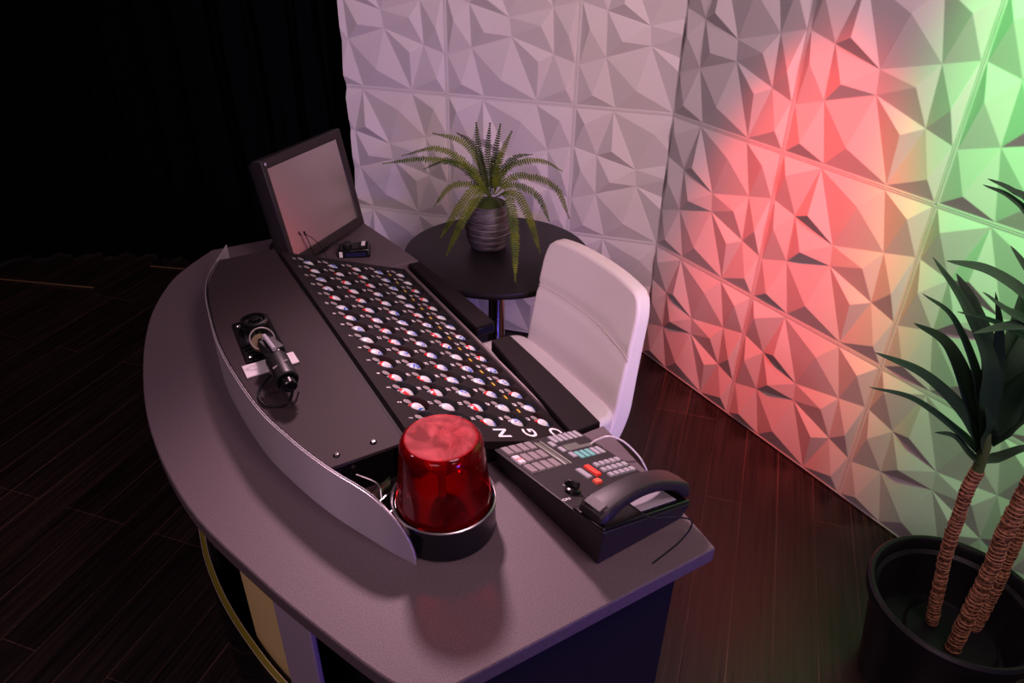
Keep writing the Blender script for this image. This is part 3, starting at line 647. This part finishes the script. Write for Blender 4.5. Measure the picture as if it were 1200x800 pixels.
m.add([(x, y, 0.008) for x, y in oc] + [(x, y, 0.005) for x, y in ic] + [(x, y, 0.0) for x, y in ic] + [(x, y, -0.018) for x, y in oc] + [(x * .93, y * .92, -0.045) for x, y in oc],
      [(i, (i + 1) % 4, 4 + (i + 1) % 4, 4 + i) for i in range(4)] + [(4 + i, 4 + (i + 1) % 4, 8 + (i + 1) % 4, 8 + i) for i in range(4)] + [(12 + i, i, (i + 1) % 4, 12 + (i + 1) % 4)[::-1] for i in range(4)] + [(16 + i, 12 + i, 12 + (i + 1) % 4, 16 + (i + 1) % 4)[::-1] for i in range(4)] + [(16, 17, 18, 19)])
mp_('bezel', M['case'], m, bevel=0.004, seg=3)
mp_('screen', M['screen'], MB().box((0, 0, 0.0), (2 * mw, 2 * mh, 0.002)), smooth=False)
mp_('corner_speaker', M['grey'], MB().lathe([(0, 0.0), (.003, 0.001), (.0042, -.0005)], 14, (-ow + 0.013, oh - 0.013, 0.0085)))
# neck and foot in world space
foot_c = mc - Vector((mz.x, mz.y, 0)) * 0.075
f_ = MB().lathe([(0, 0.801), (0.085, 0.801), (0.085, 0.806), (0.07, 0.813), (0, 0.815)], 40, (foot_c.x, foot_c.y, 0)); f_.v = [MM.inverted() @ v for v in f_.v]
mp_('stand_foot', M['case'], f_)
f_ = MB().hexa([foot_c + Vector((dx, dy, -foot_c.z + 0.812)) for dx, dy in ((-.02, -.015), (.02, -.015), (.02, .015), (-.02, .015))], [MM @ Vector((dx, dy, -0.044)) for dx, dy in ((-.03, -.03), (.03, -.03), (.03, .02), (-.03, .02))]); f_.v = [MM.inverted() @ v for v in f_.v]
mp_('stand_neck', M['case'], f_, bevel=0.003)
bpy.context.view_layer.update()

# thin twin wire modelling a stand's dark reflection in the screen
tag(MB().tube(spline([(-1.372, -0.165, 0.801), (-1.379, -0.15, 0.84), (-1.388, -0.148, 0.875), (-1.392, -0.147, 0.893)], 8), 0.0011, 6).tube(spline([(-1.347, -0.165, 0.801), (-1.352, -0.155, 0.84), (-1.372, -0.150, 0.875), (-1.390, -0.147, 0.893)], 8), 0.0010, 6).tube([(-1.393, -0.148, 0.892), (-1.396, -0.149, 0.903)], 0.0026, 8).build('reflection_wire', M['blackcable']),
    'thin black twin wire in front of the monitor screen, modelled for a reflection', 'wire')

# small device between the monitor and the tray
dv = thing('handheld_transceiver', 'small black device with two pale stickers lying between the monitor and the tray', 'radio', (-1.255, -0.135, DZ), None)
dv.rotation_euler = (0, 0, math.radians(-25)); bpy.context.view_layer.update()
def dvp(name, mt, mb, **kw):
    o = mb.build(name, mt, **kw); o.parent = dv; return o
dvp('device_body', M['blackgloss'], MB().hexa([(-.05, -.026, .0005), (.04, -.026, .0005), (.04, .03, .0005), (-.05, .03, .0005)], [(-.047, -.02, .022), (.037, -.02, .026), (.037, .026, .030), (-.047, .026, .024)]), bevel=0.004)
dvp('dial', M['black'], MB().lathe([(0.013, 0.024), (0.013, 0.032), (0.010, 0.035), (0, 0.035)], 24, (-0.025, 0.006, 0)))
dvp('sticker', M['white'], MB().box((0.020, 0.010, 0.0285), (0.010, 0.024, 0.001), Matrix.Rotation(0.08, 3, 'X')), smooth=False)
dvp('sticker', M['white'], MB().box((-0.040, -0.026, 0.012), (0.009, 0.0012, 0.016)), smooth=False)
dvp('blue_stripe', mat('navy_plastic', (0.012, 0.012, 0.06), 0.3), MB().box((0.0, -0.0262, 0.011), (0.055, 0.001, 0.010)), smooth=False)

# ------------------------------------------------------------------ camera bracket and camera on the cover plate
CZ = 0.9
wp = tag(MB().hexa([(-1.693, -0.716, CZ + .0003), (-1.694, -0.760, CZ + .0003), (-1.594, -0.754, CZ + .0003), (-1.594, -0.712, CZ + .0003)], [(-1.693, -0.716, CZ + .0035), (-1.694, -0.760, CZ + .0035), (-1.594, -0.754, CZ + .0035), (-1.594, -0.712, CZ + .0035)]).build('white_strip', M['keyw'], bevel=0.0008),
         'short white plastic strip lying under the little camera on the cover plate', 'plastic strip')
rg = thing('camera_bracket', 'glossy black bracket plate with a round housing and pale ring, screwed to the cover plate', 'camera bracket', (-1.640, -0.63, CZ))
bpy.context.view_layer.update()
def rp(name, mt, mb, **kw):
    mb.v = [v - Vector((-1.640, -0.63, CZ)) for v in mb.v]; o = mb.build(name, mt, **kw); o.parent = rg; return o
rp('plate', M['blackgloss'], MB().hexa([(-1.673, -0.550, CZ + .0002), (-1.598, -0.543, CZ + .0002), (-1.604, -0.712, CZ + .0002), (-1.682, -0.709, CZ + .0002)], [(-1.673, -0.550, CZ + .006), (-1.598, -0.543, CZ + .006), (-1.604, -0.712, CZ + .006), (-1.682, -0.709, CZ + .006)]), bevel=0.0015)
rp('housing', M['blackgloss'], MB().lathe([(0.029, 0.006), (0.029, 0.022), (0.027, 0.027), (0.021, 0.028), (0.020, 0.022), (0.012, 0.021), (0.011, 0.030), (0, 0.031)], 40, (-1.634, -0.592, CZ)))
for x, y in ((-1.664, -0.566), (-1.608, -0.558), (-1.612, -0.69), (-1.672, -0.695)):
    rp('bracket_screw', M['chrome'], MB().lathe([(0, .0032), (.003, .0025), (.0045, 0)], 12, (x, y, CZ + .006)))
for k in range(4): rp('cable_clamp', M['blackgloss'], MB().tube([(-1.676 + .002 * k, -0.655 - .013 * k, CZ + .008), (-1.645, -0.660 - .013 * k, CZ + .013 - .001 * k), (-1.618, -0.655 - .012 * k, CZ + .008)], 0.0028, 8))
rp('upright_arm', M['black'], MB().hexa([(-1.652, -0.665, CZ + .006), (-1.630, -0.665, CZ + .006), (-1.630, -0.640, CZ + .006), (-1.652, -0.640, CZ + .006)], [(-1.650, -0.735, CZ + .050), (-1.634, -0.735, CZ + .050), (-1.634, -0.720, CZ + .055), (-1.650, -0.720, CZ + .055)]), bevel=0.001)
# ring faces the lens side
RC = Vector((-1.645, -0.705, 0.944)); rd = (Vector((-1.8563, -1.9543, 1.6733)) - RC); rd = Vector((0.05, -0.62, 0.75)).normalized()
q = rd.to_track_quat('Z', 'Y').to_matrix()
rp('pale_ring', M['clip'], MB().lathe([(0.0225 + 0.0014 * math.cos(a), 0.0014 * math.sin(a)) for a in [2 * PI * k / 8 for k in range(9)]], 40, RC, q, a0=-0.9, a1=4.6))
rp('ring_disc', mat('olive_brown_disc', (0.10, 0.065, 0.02), 0.35), MB().lathe([(0, 0.0), (0.018, 0.0), (0.019, -0.004)], 32, RC - rd * 0.018, q))
cm = thing('mini_camera', 'small black cylindrical camera on an arm, pointing down over the cover plate', 'camera', (-1.644, -0.84, 0.945))
bpy.context.view_layer.update()
cd_ = Vector((-0.01, -1.0, -0.10)).normalized(); cq = cd_.to_track_quat('Z', 'Y').to_matrix()
def cp_(name, mt, mb, **kw):
    mb.v = [v - Vector((-1.644, -0.84, 0.945)) for v in mb.v]; o = mb.build(name, mt, **kw); o.parent = cm; return o
c0 = Vector((-1.643, -0.785, 0.950))
cp_('camera_body', mat('black_camera_shell', (0.007, 0.007, 0.008), 0.42, spec=0.35), MB().lathe([(0, -0.006), (0.010, -0.006), (0.014, 0.0), (0.0185, 0.010), (0.0205, 0.016), (0.0205, 0.078), (0.0175, 0.080), (0.0165, 0.074), (0, 0.074)], 36, c0, cq))
cp_('lens_barrel', M['blackgloss'], MB().lathe([(0.013, 0.07), (0.013, 0.096), (0.011, 0.098), (0.010, 0.092), (0, 0.090)], 28, c0, cq))
cp_('clamp_rod', M['grey'], MB().tube([(-1.6445, -0.728, 0.962), (-1.644, -0.80, 0.972)], 0.0042, 10))
cp_('clamp_head', M['black'], MB().box((-1.640, -0.755, 0.948), (0.030, 0.045, 0.022), Matrix.Rotation(0.2, 3, 'Z')), bevel=0.002)
cp_('focus_lever', M['clip'], MB().tube([(-1.66, -0.842, 0.960), (-1.632, -0.835, 0.966)], 0.0018, 8))
cp_('indicator', M['white'], MB().lathe([(0, .0012), (.0013, .0008), (.0017, 0)], 10, (-1.637, -0.80, 0.9688)))
tag(MB().tube(spline([(-1.662, -0.835, 0.945), (-1.676, -0.820, 0.922), (-1.690, -0.826, 0.905), (-1.688, -0.860, 0.9035), (-1.666, -0.876, 0.9035), (-1.648, -0.880, 0.914), (-1.641, -0.882, 0.934)], 10), 0.0026, 8).tube(spline([(-1.655, -0.86, 0.935), (-1.660, -0.885, 0.920), (-1.645, -0.895, 0.915), (-1.632, -0.885, 0.928)], 8), 0.0016, 8).build('camera_cable', M['blackcable']),
    'black cable looped under the small cylindrical camera', 'cable')

# ------------------------------------------------------------------ chair
ch = thing('white_chair', 'white leather low-back chair pulled up to the operator side of the desk', 'chair', (-0.93, -0.51, 0))
def cpt(name, mt, mb, **kw):
    mb.v = [v - Vector((-0.93, -0.51, 0)) for v in mb.v]; o = mb.build(name, mt, **kw); o.parent = ch; return o
def back_grid(nx, nt, side):
    vs = []
    for j in range(nt + 1):
        t = j / nt
        z0 = 0.40 + 0.385 * t
        for i in range(nx + 1):
            s = -1 + 2 * i / nx
            hw = 0.2275 - 0.004 * t
            # rounded top corners
            round_ = max(0, t - 0.80) / 0.20
            s_lim = 1 - 0.16 * (1 - math.sqrt(max(0, 1 - round_ ** 2)))
            yc = -0.555 + 0.068 * t
            y = yc + s * hw * s_lim
            z = z0 + 0.012 * (1 - abs(s) ** 3) * t
            x = -0.815 + 0.118 * t ** 1.15 - 0.014 * (1 - s * s) * (-1) * 0 + 0.012 * (1 - s * s) - (0.016 if False else 0)
            x += 0.03 * (max(0, 0.25 - t) / 0.25) ** 2 * -1
            if side: 
                x += 0.062 - 0.018 * t
            vs.append(Vector((x, y, z)))
    return vs
nx, nt = 20, 22
fr_, bk_ = back_grid(nx, nt, 0), back_grid(nx, nt, 1)
# stitched seam pressed into the front face
def seam(v_, i, j):
    t = j / nt; s = -1 + 2 * i / nx; ts = 0.635 - 0.06 * max(0, -s) ** 2
    d = abs(t - ts); return Vector((0.006 * math.exp(-(d / 0.022) ** 2), 0, 0))
fr2 = [v + seam(v, k % (nx + 1), k // (nx + 1)) for k, v in enumerate(fr_)]
K = (nx + 1) * (nt + 1); m = MB(); g = lambda i, j: j * (nx + 1) + i
fs = [(g(i, j), g(i + 1, j), g(i + 1, j + 1), g(i, j + 1)) for j in range(nt) for i in range(nx)]
fb = [(K + g(i, j), K + g(i, j + 1), K + g(i + 1, j + 1), K + g(i + 1, j)) for j in range(nt) for i in range(nx)]
bd = [(i, 0) for i in range(nx)] + [(nx, j) for j in range(nt)] + [(i, nt) for i in range(nx, 0, -1)] + [(0, j) for j in range(nt, 0, -1)]
fe = [(g(*bd[k]), K + g(*bd[k]), K + g(*bd[(k + 1) % len(bd)]), g(*bd[(k + 1) % len(bd)])) for k in range(len(bd))]
m.add(fr2 + bk_, fs + fb + fe)
cpt('backrest', M['leather'], m, angle=50, bevel=0.010, seg=4)
st_ = []
for i in range(nx + 1):
    s = -1 + 2 * i / nx; tt = (0.635 - 0.06 * max(0, -s) ** 2) * nt; j0 = int(tt); v = fr2[g(i, j0)].lerp(fr2[g(i, j0 + 1)], tt - j0); st_.append(v + Vector((-0.0006, 0, 0)))
cpt('seam_stitch', mat('seam_thread', (0.66, 0.56, 0.55), 0.6), MB().tube(st_, 0.0011, 6))
m = MB(); pts = []
for k in range(40):
    a = 2 * PI * k / 40; cx_, sy_ = math.cos(a), math.sin(a); e = 0.24
    pts.append((-1.0 + 0.215 * math.copysign(abs(cx_) ** e, cx_) + 0.0, -0.527 + 0.258 * math.copysign(abs(sy_) ** e, sy_)))
m.prism(pts, 0.405, 0.487)
cpt('seat', M['leather'], m, bevel=0.016, seg=4)
cpt('gas_column', M['chrome'], MB().lathe([(0.045, 0.40), (0.045, 0.39), (0.022, 0.385), (0.022, 0.2), (0.03, 0.2), (0.03, 0.02)], 28, (-0.98, -0.53, 0)))
cpt('round_foot', M['chrome'], MB().lathe([(0.20, 0.0005), (0.20, 0.006), (0.12, 0.018), (0.03, 0.028), (0, 0.03)], 48, (-0.98, -0.53, 0)))

# ------------------------------------------------------------------ side table
tb = thing('round_side_table', 'small round black pedestal table with a chromed post, under the fern', 'table', (-0.668, 0.092, 0))
def tp(name, mt, mb, **kw):
    o = mb.build(name, mt, **kw); o.parent = tb; return o
TZ = 0.59
tp('table_top', M['tabletop'], MB().lathe([(0, TZ - .026), (0.319, TZ - .026), (0.326, TZ - .019), (0.3283, TZ - .008), (0.326, TZ - .002), (0.322, TZ), (0, TZ)], 96))
tp('post', M['chrome'], MB().lathe([(0.055, TZ - .0245), (0.055, TZ - .03), (0.031, TZ - .034), (0.031, 0.04), (0.034, 0.03)], 36))
tp('foot_disc', M['chrome'], MB().lathe([(0.20, 0.0005), (0.20, 0.008), (0.10, 0.022), (0.03, 0.03), (0, 0.031)], 60))

# ------------------------------------------------------------------ fern in its pot
CAMP = Vector((-1.8563, -1.9543, 1.6733)); KF = (1.6733 - TZ) / (1.6733 - 0.68)
PC = CAMP + (Vector((-0.775, -0.035, 0.68)) - CAMP) * KF
fp = thing('potted_fern', 'green sword fern in a ribbed charcoal pot on the round table', 'potted plant', PC)
def fpp(name, mt, mb, **kw):
    mb.v = [v - PC for v in mb.v]; o = mb.build(name, mt, **kw); o.parent = fp; return o
prof = [(0, .0005), (0.050, .0005), (0.058, .006), (0.068, .03), (0.0745, .06), (0.0750, .085), (0.0705, .115), (0.0620, .14), (0.0585, .150), (0.0545, .150), (0.0535, .140), (0, .138)]
prof = [(a_ * KF, b_ * KF if b_ > .001 else b_) for a_, b_ in prof]
def prad(z):
    for (r0, z0), (r1, z1) in zip(prof[2:8], prof[3:9]):
        if z0 <= z <= z1: return r0 + (r1 - r0) * (z - z0) / (z1 - z0)
    return 0.06
pp = [(prof[0]), prof[1]]
zz = 0.006
while zz < 0.149 * KF:
    rr = prad(zz); ph = (zz - 0.02) % 0.0229
    pp.append((rr - (0.0016 if ph < 0.0022 else 0), zz)); zz += 0.0011
pp += prof[8:]
fpp('pot', M['fernpot'], MB().lathe(pp, 64, PC), angle=180)
for k in range(6):
    z = 0.0211 + 0.0229 * k; fpp('pot_groove', M['groove'], MB().lathe([(prad(z) - 0.0014, z - .0007), (prad(z) - 0.0006, z), (prad(z) - 0.0014, z + .0007)], 64, PC))
fpp('moss', M['ferndark'], MB().lathe([(0.058, 0.1535), (0.043, 0.169), (0.02, 0.180), (0, 0.183)], 24, PC))
CAMP = Vector((-1.8563, -1.9543, 1.6733))
FR = [[(-0.766, -0.04, 0.849), (-0.836, 0.003, 0.95), (-0.95, 0.049, 0.976), (-1.064, 0.107, 0.961)], [(-0.766, -0.04, 0.849), (-0.8, 0.015, 0.927), (-0.877, 0.098, 0.984), (-0.971, 0.179, 0.952)], [(-0.766, -0.04, 0.853), (-0.784, 0.006, 0.95), (-0.815, 0.06, 1.008), (-0.874, 0.143, 1.02)], [(-0.772, -0.037, 0.858), (-0.781, -0.008, 0.944), (-0.778, 0.025, 1.016), (-0.767, 0.054, 1.063)], [(-0.768, -0.039, 0.858), (-0.772, -0.037, 0.942), (-0.776, -0.035, 1.005), (-0.77, -0.038, 1.082)], [(-0.764, -0.042, 0.858), (-0.75, -0.027, 0.936), (-0.733, -0.014, 1.002), (-0.708, 0.006, 1.06)], [(-0.76, -0.044, 0.858), (-0.763, -0.066, 0.94), (-0.753, -0.084, 1.006), (-0.735, -0.107, 1.07)], [(-0.76, -0.044, 0.858), (-0.711, -0.004, 0.913), (-0.648, 0.004, 0.95), (-0.588, 0.003, 0.949)], [(-0.76, -0.044, 0.858), (-0.722, -0.067, 0.948), (-0.64, -0.118, 0.972), (-0.572, -0.148, 0.934)], [(-0.756, -0.046, 0.858), (-0.678, -0.048, 0.907), (-0.559, -0.086, 0.866), (-0.499, -0.099, 0.747)], [(-0.756, -0.046, 0.858), (-0.704, -0.055, 0.885), (-0.622, -0.082, 0.846), (-0.578, -0.097, 0.749)], [(-0.766, -0.064, 0.856), (-0.732, -0.12, 0.887), (-0.709, -0.17, 0.825), (-0.667, -0.183, 0.69)], [(-0.771, -0.072, 0.86), (-0.758, -0.128, 0.885), (-0.765, -0.182, 0.784), (-0.76, -0.185, 0.605)], [(-0.787, -0.063, 0.86), (-0.825, -0.086, 0.893), (-0.902, -0.098, 0.818), (-0.946, -0.071, 0.7)], [(-0.782, -0.054, 0.861), (-0.83, -0.06, 0.899), (-0.894, -0.055, 0.839), (-0.943, -0.026, 0.741)], [(-0.772, -0.037, 0.853), (-0.805, 0.007, 0.883), (-0.867, 0.045, 0.875), (-0.913, 0.073, 0.809)]]
FR[12] = [(-0.771, -0.072, 0.86), (-0.768, -0.145, 0.893), (-0.797, -0.233, 0.809), (-0.849, -0.328, 0.698)]
FR.append([(-0.77, -0.04, 0.85), (-0.82, 0.03, 0.93), (-0.86, 0.10, 0.94), (-0.90, 0.17, 0.90)])
FR.append([(-0.765, -0.03, 0.85), (-0.70, 0.05, 0.93), (-0.64, 0.12, 0.93), (-0.60, 0.18, 0.89)])
FR.append([(-0.77, -0.03, 0.85), (-0.77, 0.03, 0.96), (-0.78, 0.08, 1.0), (-0.79, 0.14, 1.01)])
FR = [[CAMP + (Vector(p) - CAMP) * KF for p in f] for f in FR]
rf = random.Random(5)
for fi, ctrl in enumerate(FR):
    sp_ = spline(ctrl, 16); n = len(sp_)
    ln_ = sum((sp_[i + 1] - sp_[i]).length for i in range(n - 1))
    drop = ctrl[-1][2] < ctrl[0][2] - 0.05; upr = ctrl[-1][2] > ctrl[0][2] + 0.15
    m = MB().tube(sp_, [0.0020 * (1 - 0.7 * i / n) for i in range(n)], 5)
    step = 0.0080; acc = 0; nxt = 0.035; wmax = 0.021 if not upr else 0.016
    if fi in (12, 13, 14): wmax = 0.022
    for i in range(n - 1):
        a, b_ = sp_[i], sp_[i + 1]; L_ = (b_ - a).length
        while nxt <= acc + L_:
            t = (nxt - acc) / L_; p = a.lerp(b_, t); T = (b_ - a).normalized(); u = nxt / ln_
            tocam = (CAMP - p).normalized()
            Nh = (Vector((0, 0, 1)) * (0.9 if not upr else 0.15) + tocam * (0.75 if (drop or upr) else 0.45)).normalized()
            S = T.cross(Nh).normalized(); Nl = S.cross(T).normalized()
            w = wmax * (math.sin(PI * min(1, 0.16 + 0.86 * u)) ** 0.6) * (1.0 if u < .93 else .7)
            w = max(w, 0.004)
            for sd in (-1, 1):
                d = (S * sd + T * 0.28 + Nl * rf.uniform(-0.28, 0.12)).normalized(); hw = T * 0.0030
                tip = p + d * w * rf.uniform(.9, 1.08) - Nl * w * 0.12
                mid = p + d * w * 0.5 + Nl * 0.001
                m.add([p - hw * 0.8, p + hw * 0.8, mid + hw * 1.1, tip, mid - hw * 1.1], [(0, 1, 2, 4), (4, 2, 3)])
            nxt += step
        acc += L_
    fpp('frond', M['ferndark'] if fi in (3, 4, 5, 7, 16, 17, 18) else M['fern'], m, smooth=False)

# ------------------------------------------------------------------ big planter with ringed canes
pz = Vector((-0.37, -1.535, 0))
pl_ = thing('cane_planter', 'ring-barked cane plant with dark strap leaves in a large black pot', 'potted plant', pz)
def ppp(name, mt, mb, **kw):
    mb.v = [v - pz for v in mb.v]; o = mb.build(name, mt, **kw); o.parent = pl_; return o
R0 = 0.1954
pot = ppp('large_pot', M['potpl'], MB().lathe([(0, 0.0005), (0.135, 0.0005), (0.142, 0.004), (0.178, 0.262), (0.186, 0.266), (0.1935, 0.272), (R0, 0.284), (R0 - .001, 0.296), (R0 - .007, 0.302), (R0 - .014, 0.300), (R0 - .020, 0.292), (R0 - .022, 0.27), (R0 - .031, 0.262), (R0 - .036, 0.24), (R0 - .045, 0.135), (R0 - .05, 0.128), (0, 0.126)], 96, pz))
ppp('inner_pot', M['potpl'], MB().lathe([(0.108, 0.127), (0.108, 0.131), (0.104, 0.133), (0.102, 0.131), (0.100, 0.1285), (0, 0.1285)], 64, pz + Vector((0.055, -0.005, 0))))
CANES = [[(-0.325, -1.495, 0.13), (-0.345, -1.482, 0.263), (-0.364, -1.47, 0.396), (-0.374, -1.465, 0.509), (-0.378, -1.462, 0.581), (-0.376, -1.463, 0.633)], [(-0.352, -1.567, 0.13), (-0.358, -1.564, 0.262), (-0.36, -1.562, 0.404), (-0.37, -1.556, 0.525), (-0.371, -1.556, 0.612), (-0.369, -1.556, 0.702)], [(-0.234, -1.568, 0.107), (-0.251, -1.558, 0.284), (-0.256, -1.555, 0.396), (-0.264, -1.55, 0.51), (-0.269, -1.547, 0.624)]]
CANES[2][0] = (-0.247, -1.560, 0.127)
CANES[2][1] = (-0.250, -1.560, 0.25)
rc = random.Random(11)
def cane(ctrl, rad):
    ctrl = [Vector(c) for c in ctrl]
    sp_ = spline(ctrl, 14); L = [0]
    for a, b_ in zip(sp_, sp_[1:]): L.append(L[-1] + (b_ - a).length)
    tot = L[-1]; m = MB(); pts = []; rs = []; mi = []; s = 0; rings = []
    def at(s):
        for i in range(len(L) - 1):
            if L[i] <= s <= L[i + 1]: return sp_[i].lerp(sp_[i + 1], (s - L[i]) / (L[i + 1] - L[i])), (sp_[i + 1] - sp_[i]).normalized()
        return sp_[-1], (sp_[-1] - sp_[-2]).normalized()
    while s < tot:
        h = rc.uniform(0.008, 0.0145); r = rad * rc.uniform(0.93, 1.06); p, T = at(s)
        off = Vector((rc.uniform(-1, 1), rc.uniform(-1, 1), 0)) * 0.0011
        for k, q in ((0, 0.94), (0.25, 1.0), (0.75, 1.0), (0.92, 0.97), (0.97, 0.86)):
            pp_, T2 = at(min(tot, s + h * k)); pts.append(pp_ + off); rs.append(r * q)
        rings.append((at(min(tot, s + h * 0.84))[0] + off, T, r)); s += h
    m.tube(pts, rs, 18)
    cn = ppp('cane', M['bark'], m, angle=60)
    mm = MB()
    for p, T, r in rings:
        T = (T + Vector((rc.uniform(-1, 1), rc.uniform(-1, 1), 0)) * 0.12).normalized(); qn = T.to_track_quat('Z', 'Y').to_matrix()
        mm.lathe([(r + 0.0002, -0.0011), (r + 0.0013, 0), (r + 0.0002, 0.0011)], 18, p - pz, qn)
    q = mm.build('leaf_scar', M['barkring'], angle=180); q.parent = cn
    return cn
for k, c_ in enumerate(CANES): cane(c_, (0.0135, 0.0165, 0.0125)[k])
def leaf(ctrl, w):
    sp_ = spline(ctrl, 8); n = len(sp_); m = MB(); vs = []
    for i, p in enumerate(sp_):
        T = (sp_[min(i + 1, n - 1)] - sp_[max(i - 1, 0)]).normalized(); u = i / (n - 1)
        tocam = (CAMP - p).normalized(); Nh = (Vector((0, 0, 1)) * 0.8 + tocam * 0.7).normalized(); S = T.cross(Nh).normalized(); Nl = S.cross(T)
        ww = w * 0.5 * (min(1, 0.55 + 1.8 * u) if u < 0.25 else 1) * (1 - max(0, u - 0.25) / 0.75) ** 0.7 + 0.0002
        for a, d in ((-1, 0.22), (-0.5, 0.06), (0, 0), (0.5, 0.06), (1, 0.22)): vs.append(p + S * a * ww + Nl * d * ww)
    m.add(vs, [(5 * i + a, 5 * i + a + 1, 5 * i + a + 6, 5 * i + a + 5) for i in range(n - 1) for a in range(4)])
    return m
LV1 = [(0.012, [(-0.379, -1.461, 0.671), (-0.435, -1.427, 0.731), (-0.539, -1.363, 0.817), (-0.624, -1.311, 0.846)]), (0.022, [(-0.385, -1.458, 0.692), (-0.46, -1.42, 0.795), (-0.556, -1.368, 0.887), (-0.654, -1.316, 0.94)]), (0.024, [(-0.388, -1.456, 0.702), (-0.424, -1.414, 0.808), (-0.481, -1.359, 0.925), (-0.534, -1.308, 0.966)]), (0.014, [(-0.391, -1.454, 0.722), (-0.466, -1.423, 0.884), (-0.556, -1.384, 1.019), (-0.631, -1.353, 1.077)]), (0.026, [(-0.388, -1.456, 0.722), (-0.461, -1.435, 0.907), (-0.56, -1.397, 1.051), (-0.656, -1.361, 1.157)]), (0.024, [(-0.388, -1.456, 0.722), (-0.399, -1.418, 0.877), (-0.442, -1.36, 1.001), (-0.46, -1.317, 1.06)]), (0.014, [(-0.391, -1.454, 0.743), (-0.423, -1.434, 0.895), (-0.449, -1.418, 0.99), (-0.478, -1.401, 1.063)]), (0.03, [(-0.391, -1.454, 0.743), (-0.365, -1.431, 0.855), (-0.337, -1.409, 0.944), (-0.319, -1.381, 1.021)]), (0.03, [(-0.384, -1.458, 0.733), (-0.384, -1.466, 0.807), (-0.381, -1.476, 0.878), (-0.367, -1.492, 0.927)]), (0.022, [(-0.378, -1.462, 0.712), (-0.378, -1.482, 0.776), (-0.369, -1.506, 0.819), (-0.35, -1.538, 0.86)]), (0.012, [(-0.372, -1.465, 0.66), (-0.348, -1.48, 0.672), (-0.309, -1.505, 0.699), (-0.252, -1.539, 0.695)]), (0.012, [(-0.373, -1.465, 0.649), (-0.414, -1.448, 0.686), (-0.462, -1.426, 0.736), (-0.506, -1.407, 0.751)]), (0.03, [(-0.385, -1.458, 0.702), (-0.404, -1.458, 0.74), (-0.423, -1.458, 0.778), (-0.45, -1.453, 0.823)]), (0.03, [(-0.388, -1.456, 0.733), (-0.362, -1.449, 0.882), (-0.34, -1.438, 0.977), (-0.328, -1.422, 1.059)])]
LV2 = [(0.022, [(-0.408, -1.532, 0.947), (-0.523, -1.485, 1.084), (-0.627, -1.445, 1.157), (-0.716, -1.413, 1.186)]), (0.02, [(-0.414, -1.529, 0.98), (-0.518, -1.496, 1.05), (-0.599, -1.478, 1.093), (-0.674, -1.463, 1.142)]), (0.016, [(-0.42, -1.525, 1.012), (-0.515, -1.506, 1.054), (-0.605, -1.49, 1.072), (-0.688, -1.478, 1.077)]), (0.01, [(-0.402, -1.536, 0.947), (-0.483, -1.494, 1.007), (-0.568, -1.45, 1.052), (-0.632, -1.419, 1.073)]), (0.01, [(-0.453, -1.505, 1.074), (-0.548, -1.446, 1.222), (-0.596, -1.417, 1.27), (-0.64, -1.39, 1.291)]), (0.01, [(-0.459, -1.501, 1.089), (-0.557, -1.441, 1.248), (-0.6, -1.415, 1.283), (-0.637, -1.392, 1.301)]), (0.022, [(-0.408, -1.532, 0.98), (-0.476, -1.491, 1.074), (-0.516, -1.466, 1.125), (-0.569, -1.433, 1.187)])]
for w, c_ in LV1 + LV2: ppp('strap_leaf', M['leaf'], leaf(c_, w * 2.0), angle=180, solid=0.0008)
ppp('crown_stem', mat('green_stem', (0.06, 0.10, 0.03), 0.5), MB().tube([Vector(CANES[0][-1]) + Vector((0, 0, -0.008)), (-0.379, -1.461, 0.665), (-0.384, -1.459, 0.70), (-0.388, -1.456, 0.735)], [0.0125, 0.0115, 0.012, 0.006], 14))
# second crown, whose leaves come into the frame from the right
ppp('crown_stem', bpy.data.materials['green_stem'], MB().tube([Vector(CANES[1][-1]) + Vector((0, 0, -0.01)), (-0.372, -1.558, 0.78), (-0.395, -1.545, 0.90), (-0.415, -1.53, 1.03)], [0.0150, 0.0145, 0.013, 0.006], 14))
ppp('crown_stem', bpy.data.materials['green_stem'], MB().tube([Vector(CANES[2][-1]) + Vector((0, 0, -0.01)), (-0.275, -1.545, 0.70), (-0.28, -1.543, 0.76)], [0.0118, 0.011, 0.006], 12))
for k in range(7):
    a = k * 0.9 - 0.6; b0 = Vector((-0.28, -1.543, 0.72)); r_ = 0.22 + 0.02 * (k % 3)
    d = Vector((math.cos(a) * .5, -abs(math.sin(a)) - .2, 0)); ppp('strap_leaf', M['leaf'], leaf([b0, b0 + d * .08 + Vector((0, 0, .07)), b0 + d * .16 + Vector((0, 0, .11)), b0 + d * r_ + Vector((0, 0, .10))], 0.026), angle=180, solid=0.0008)
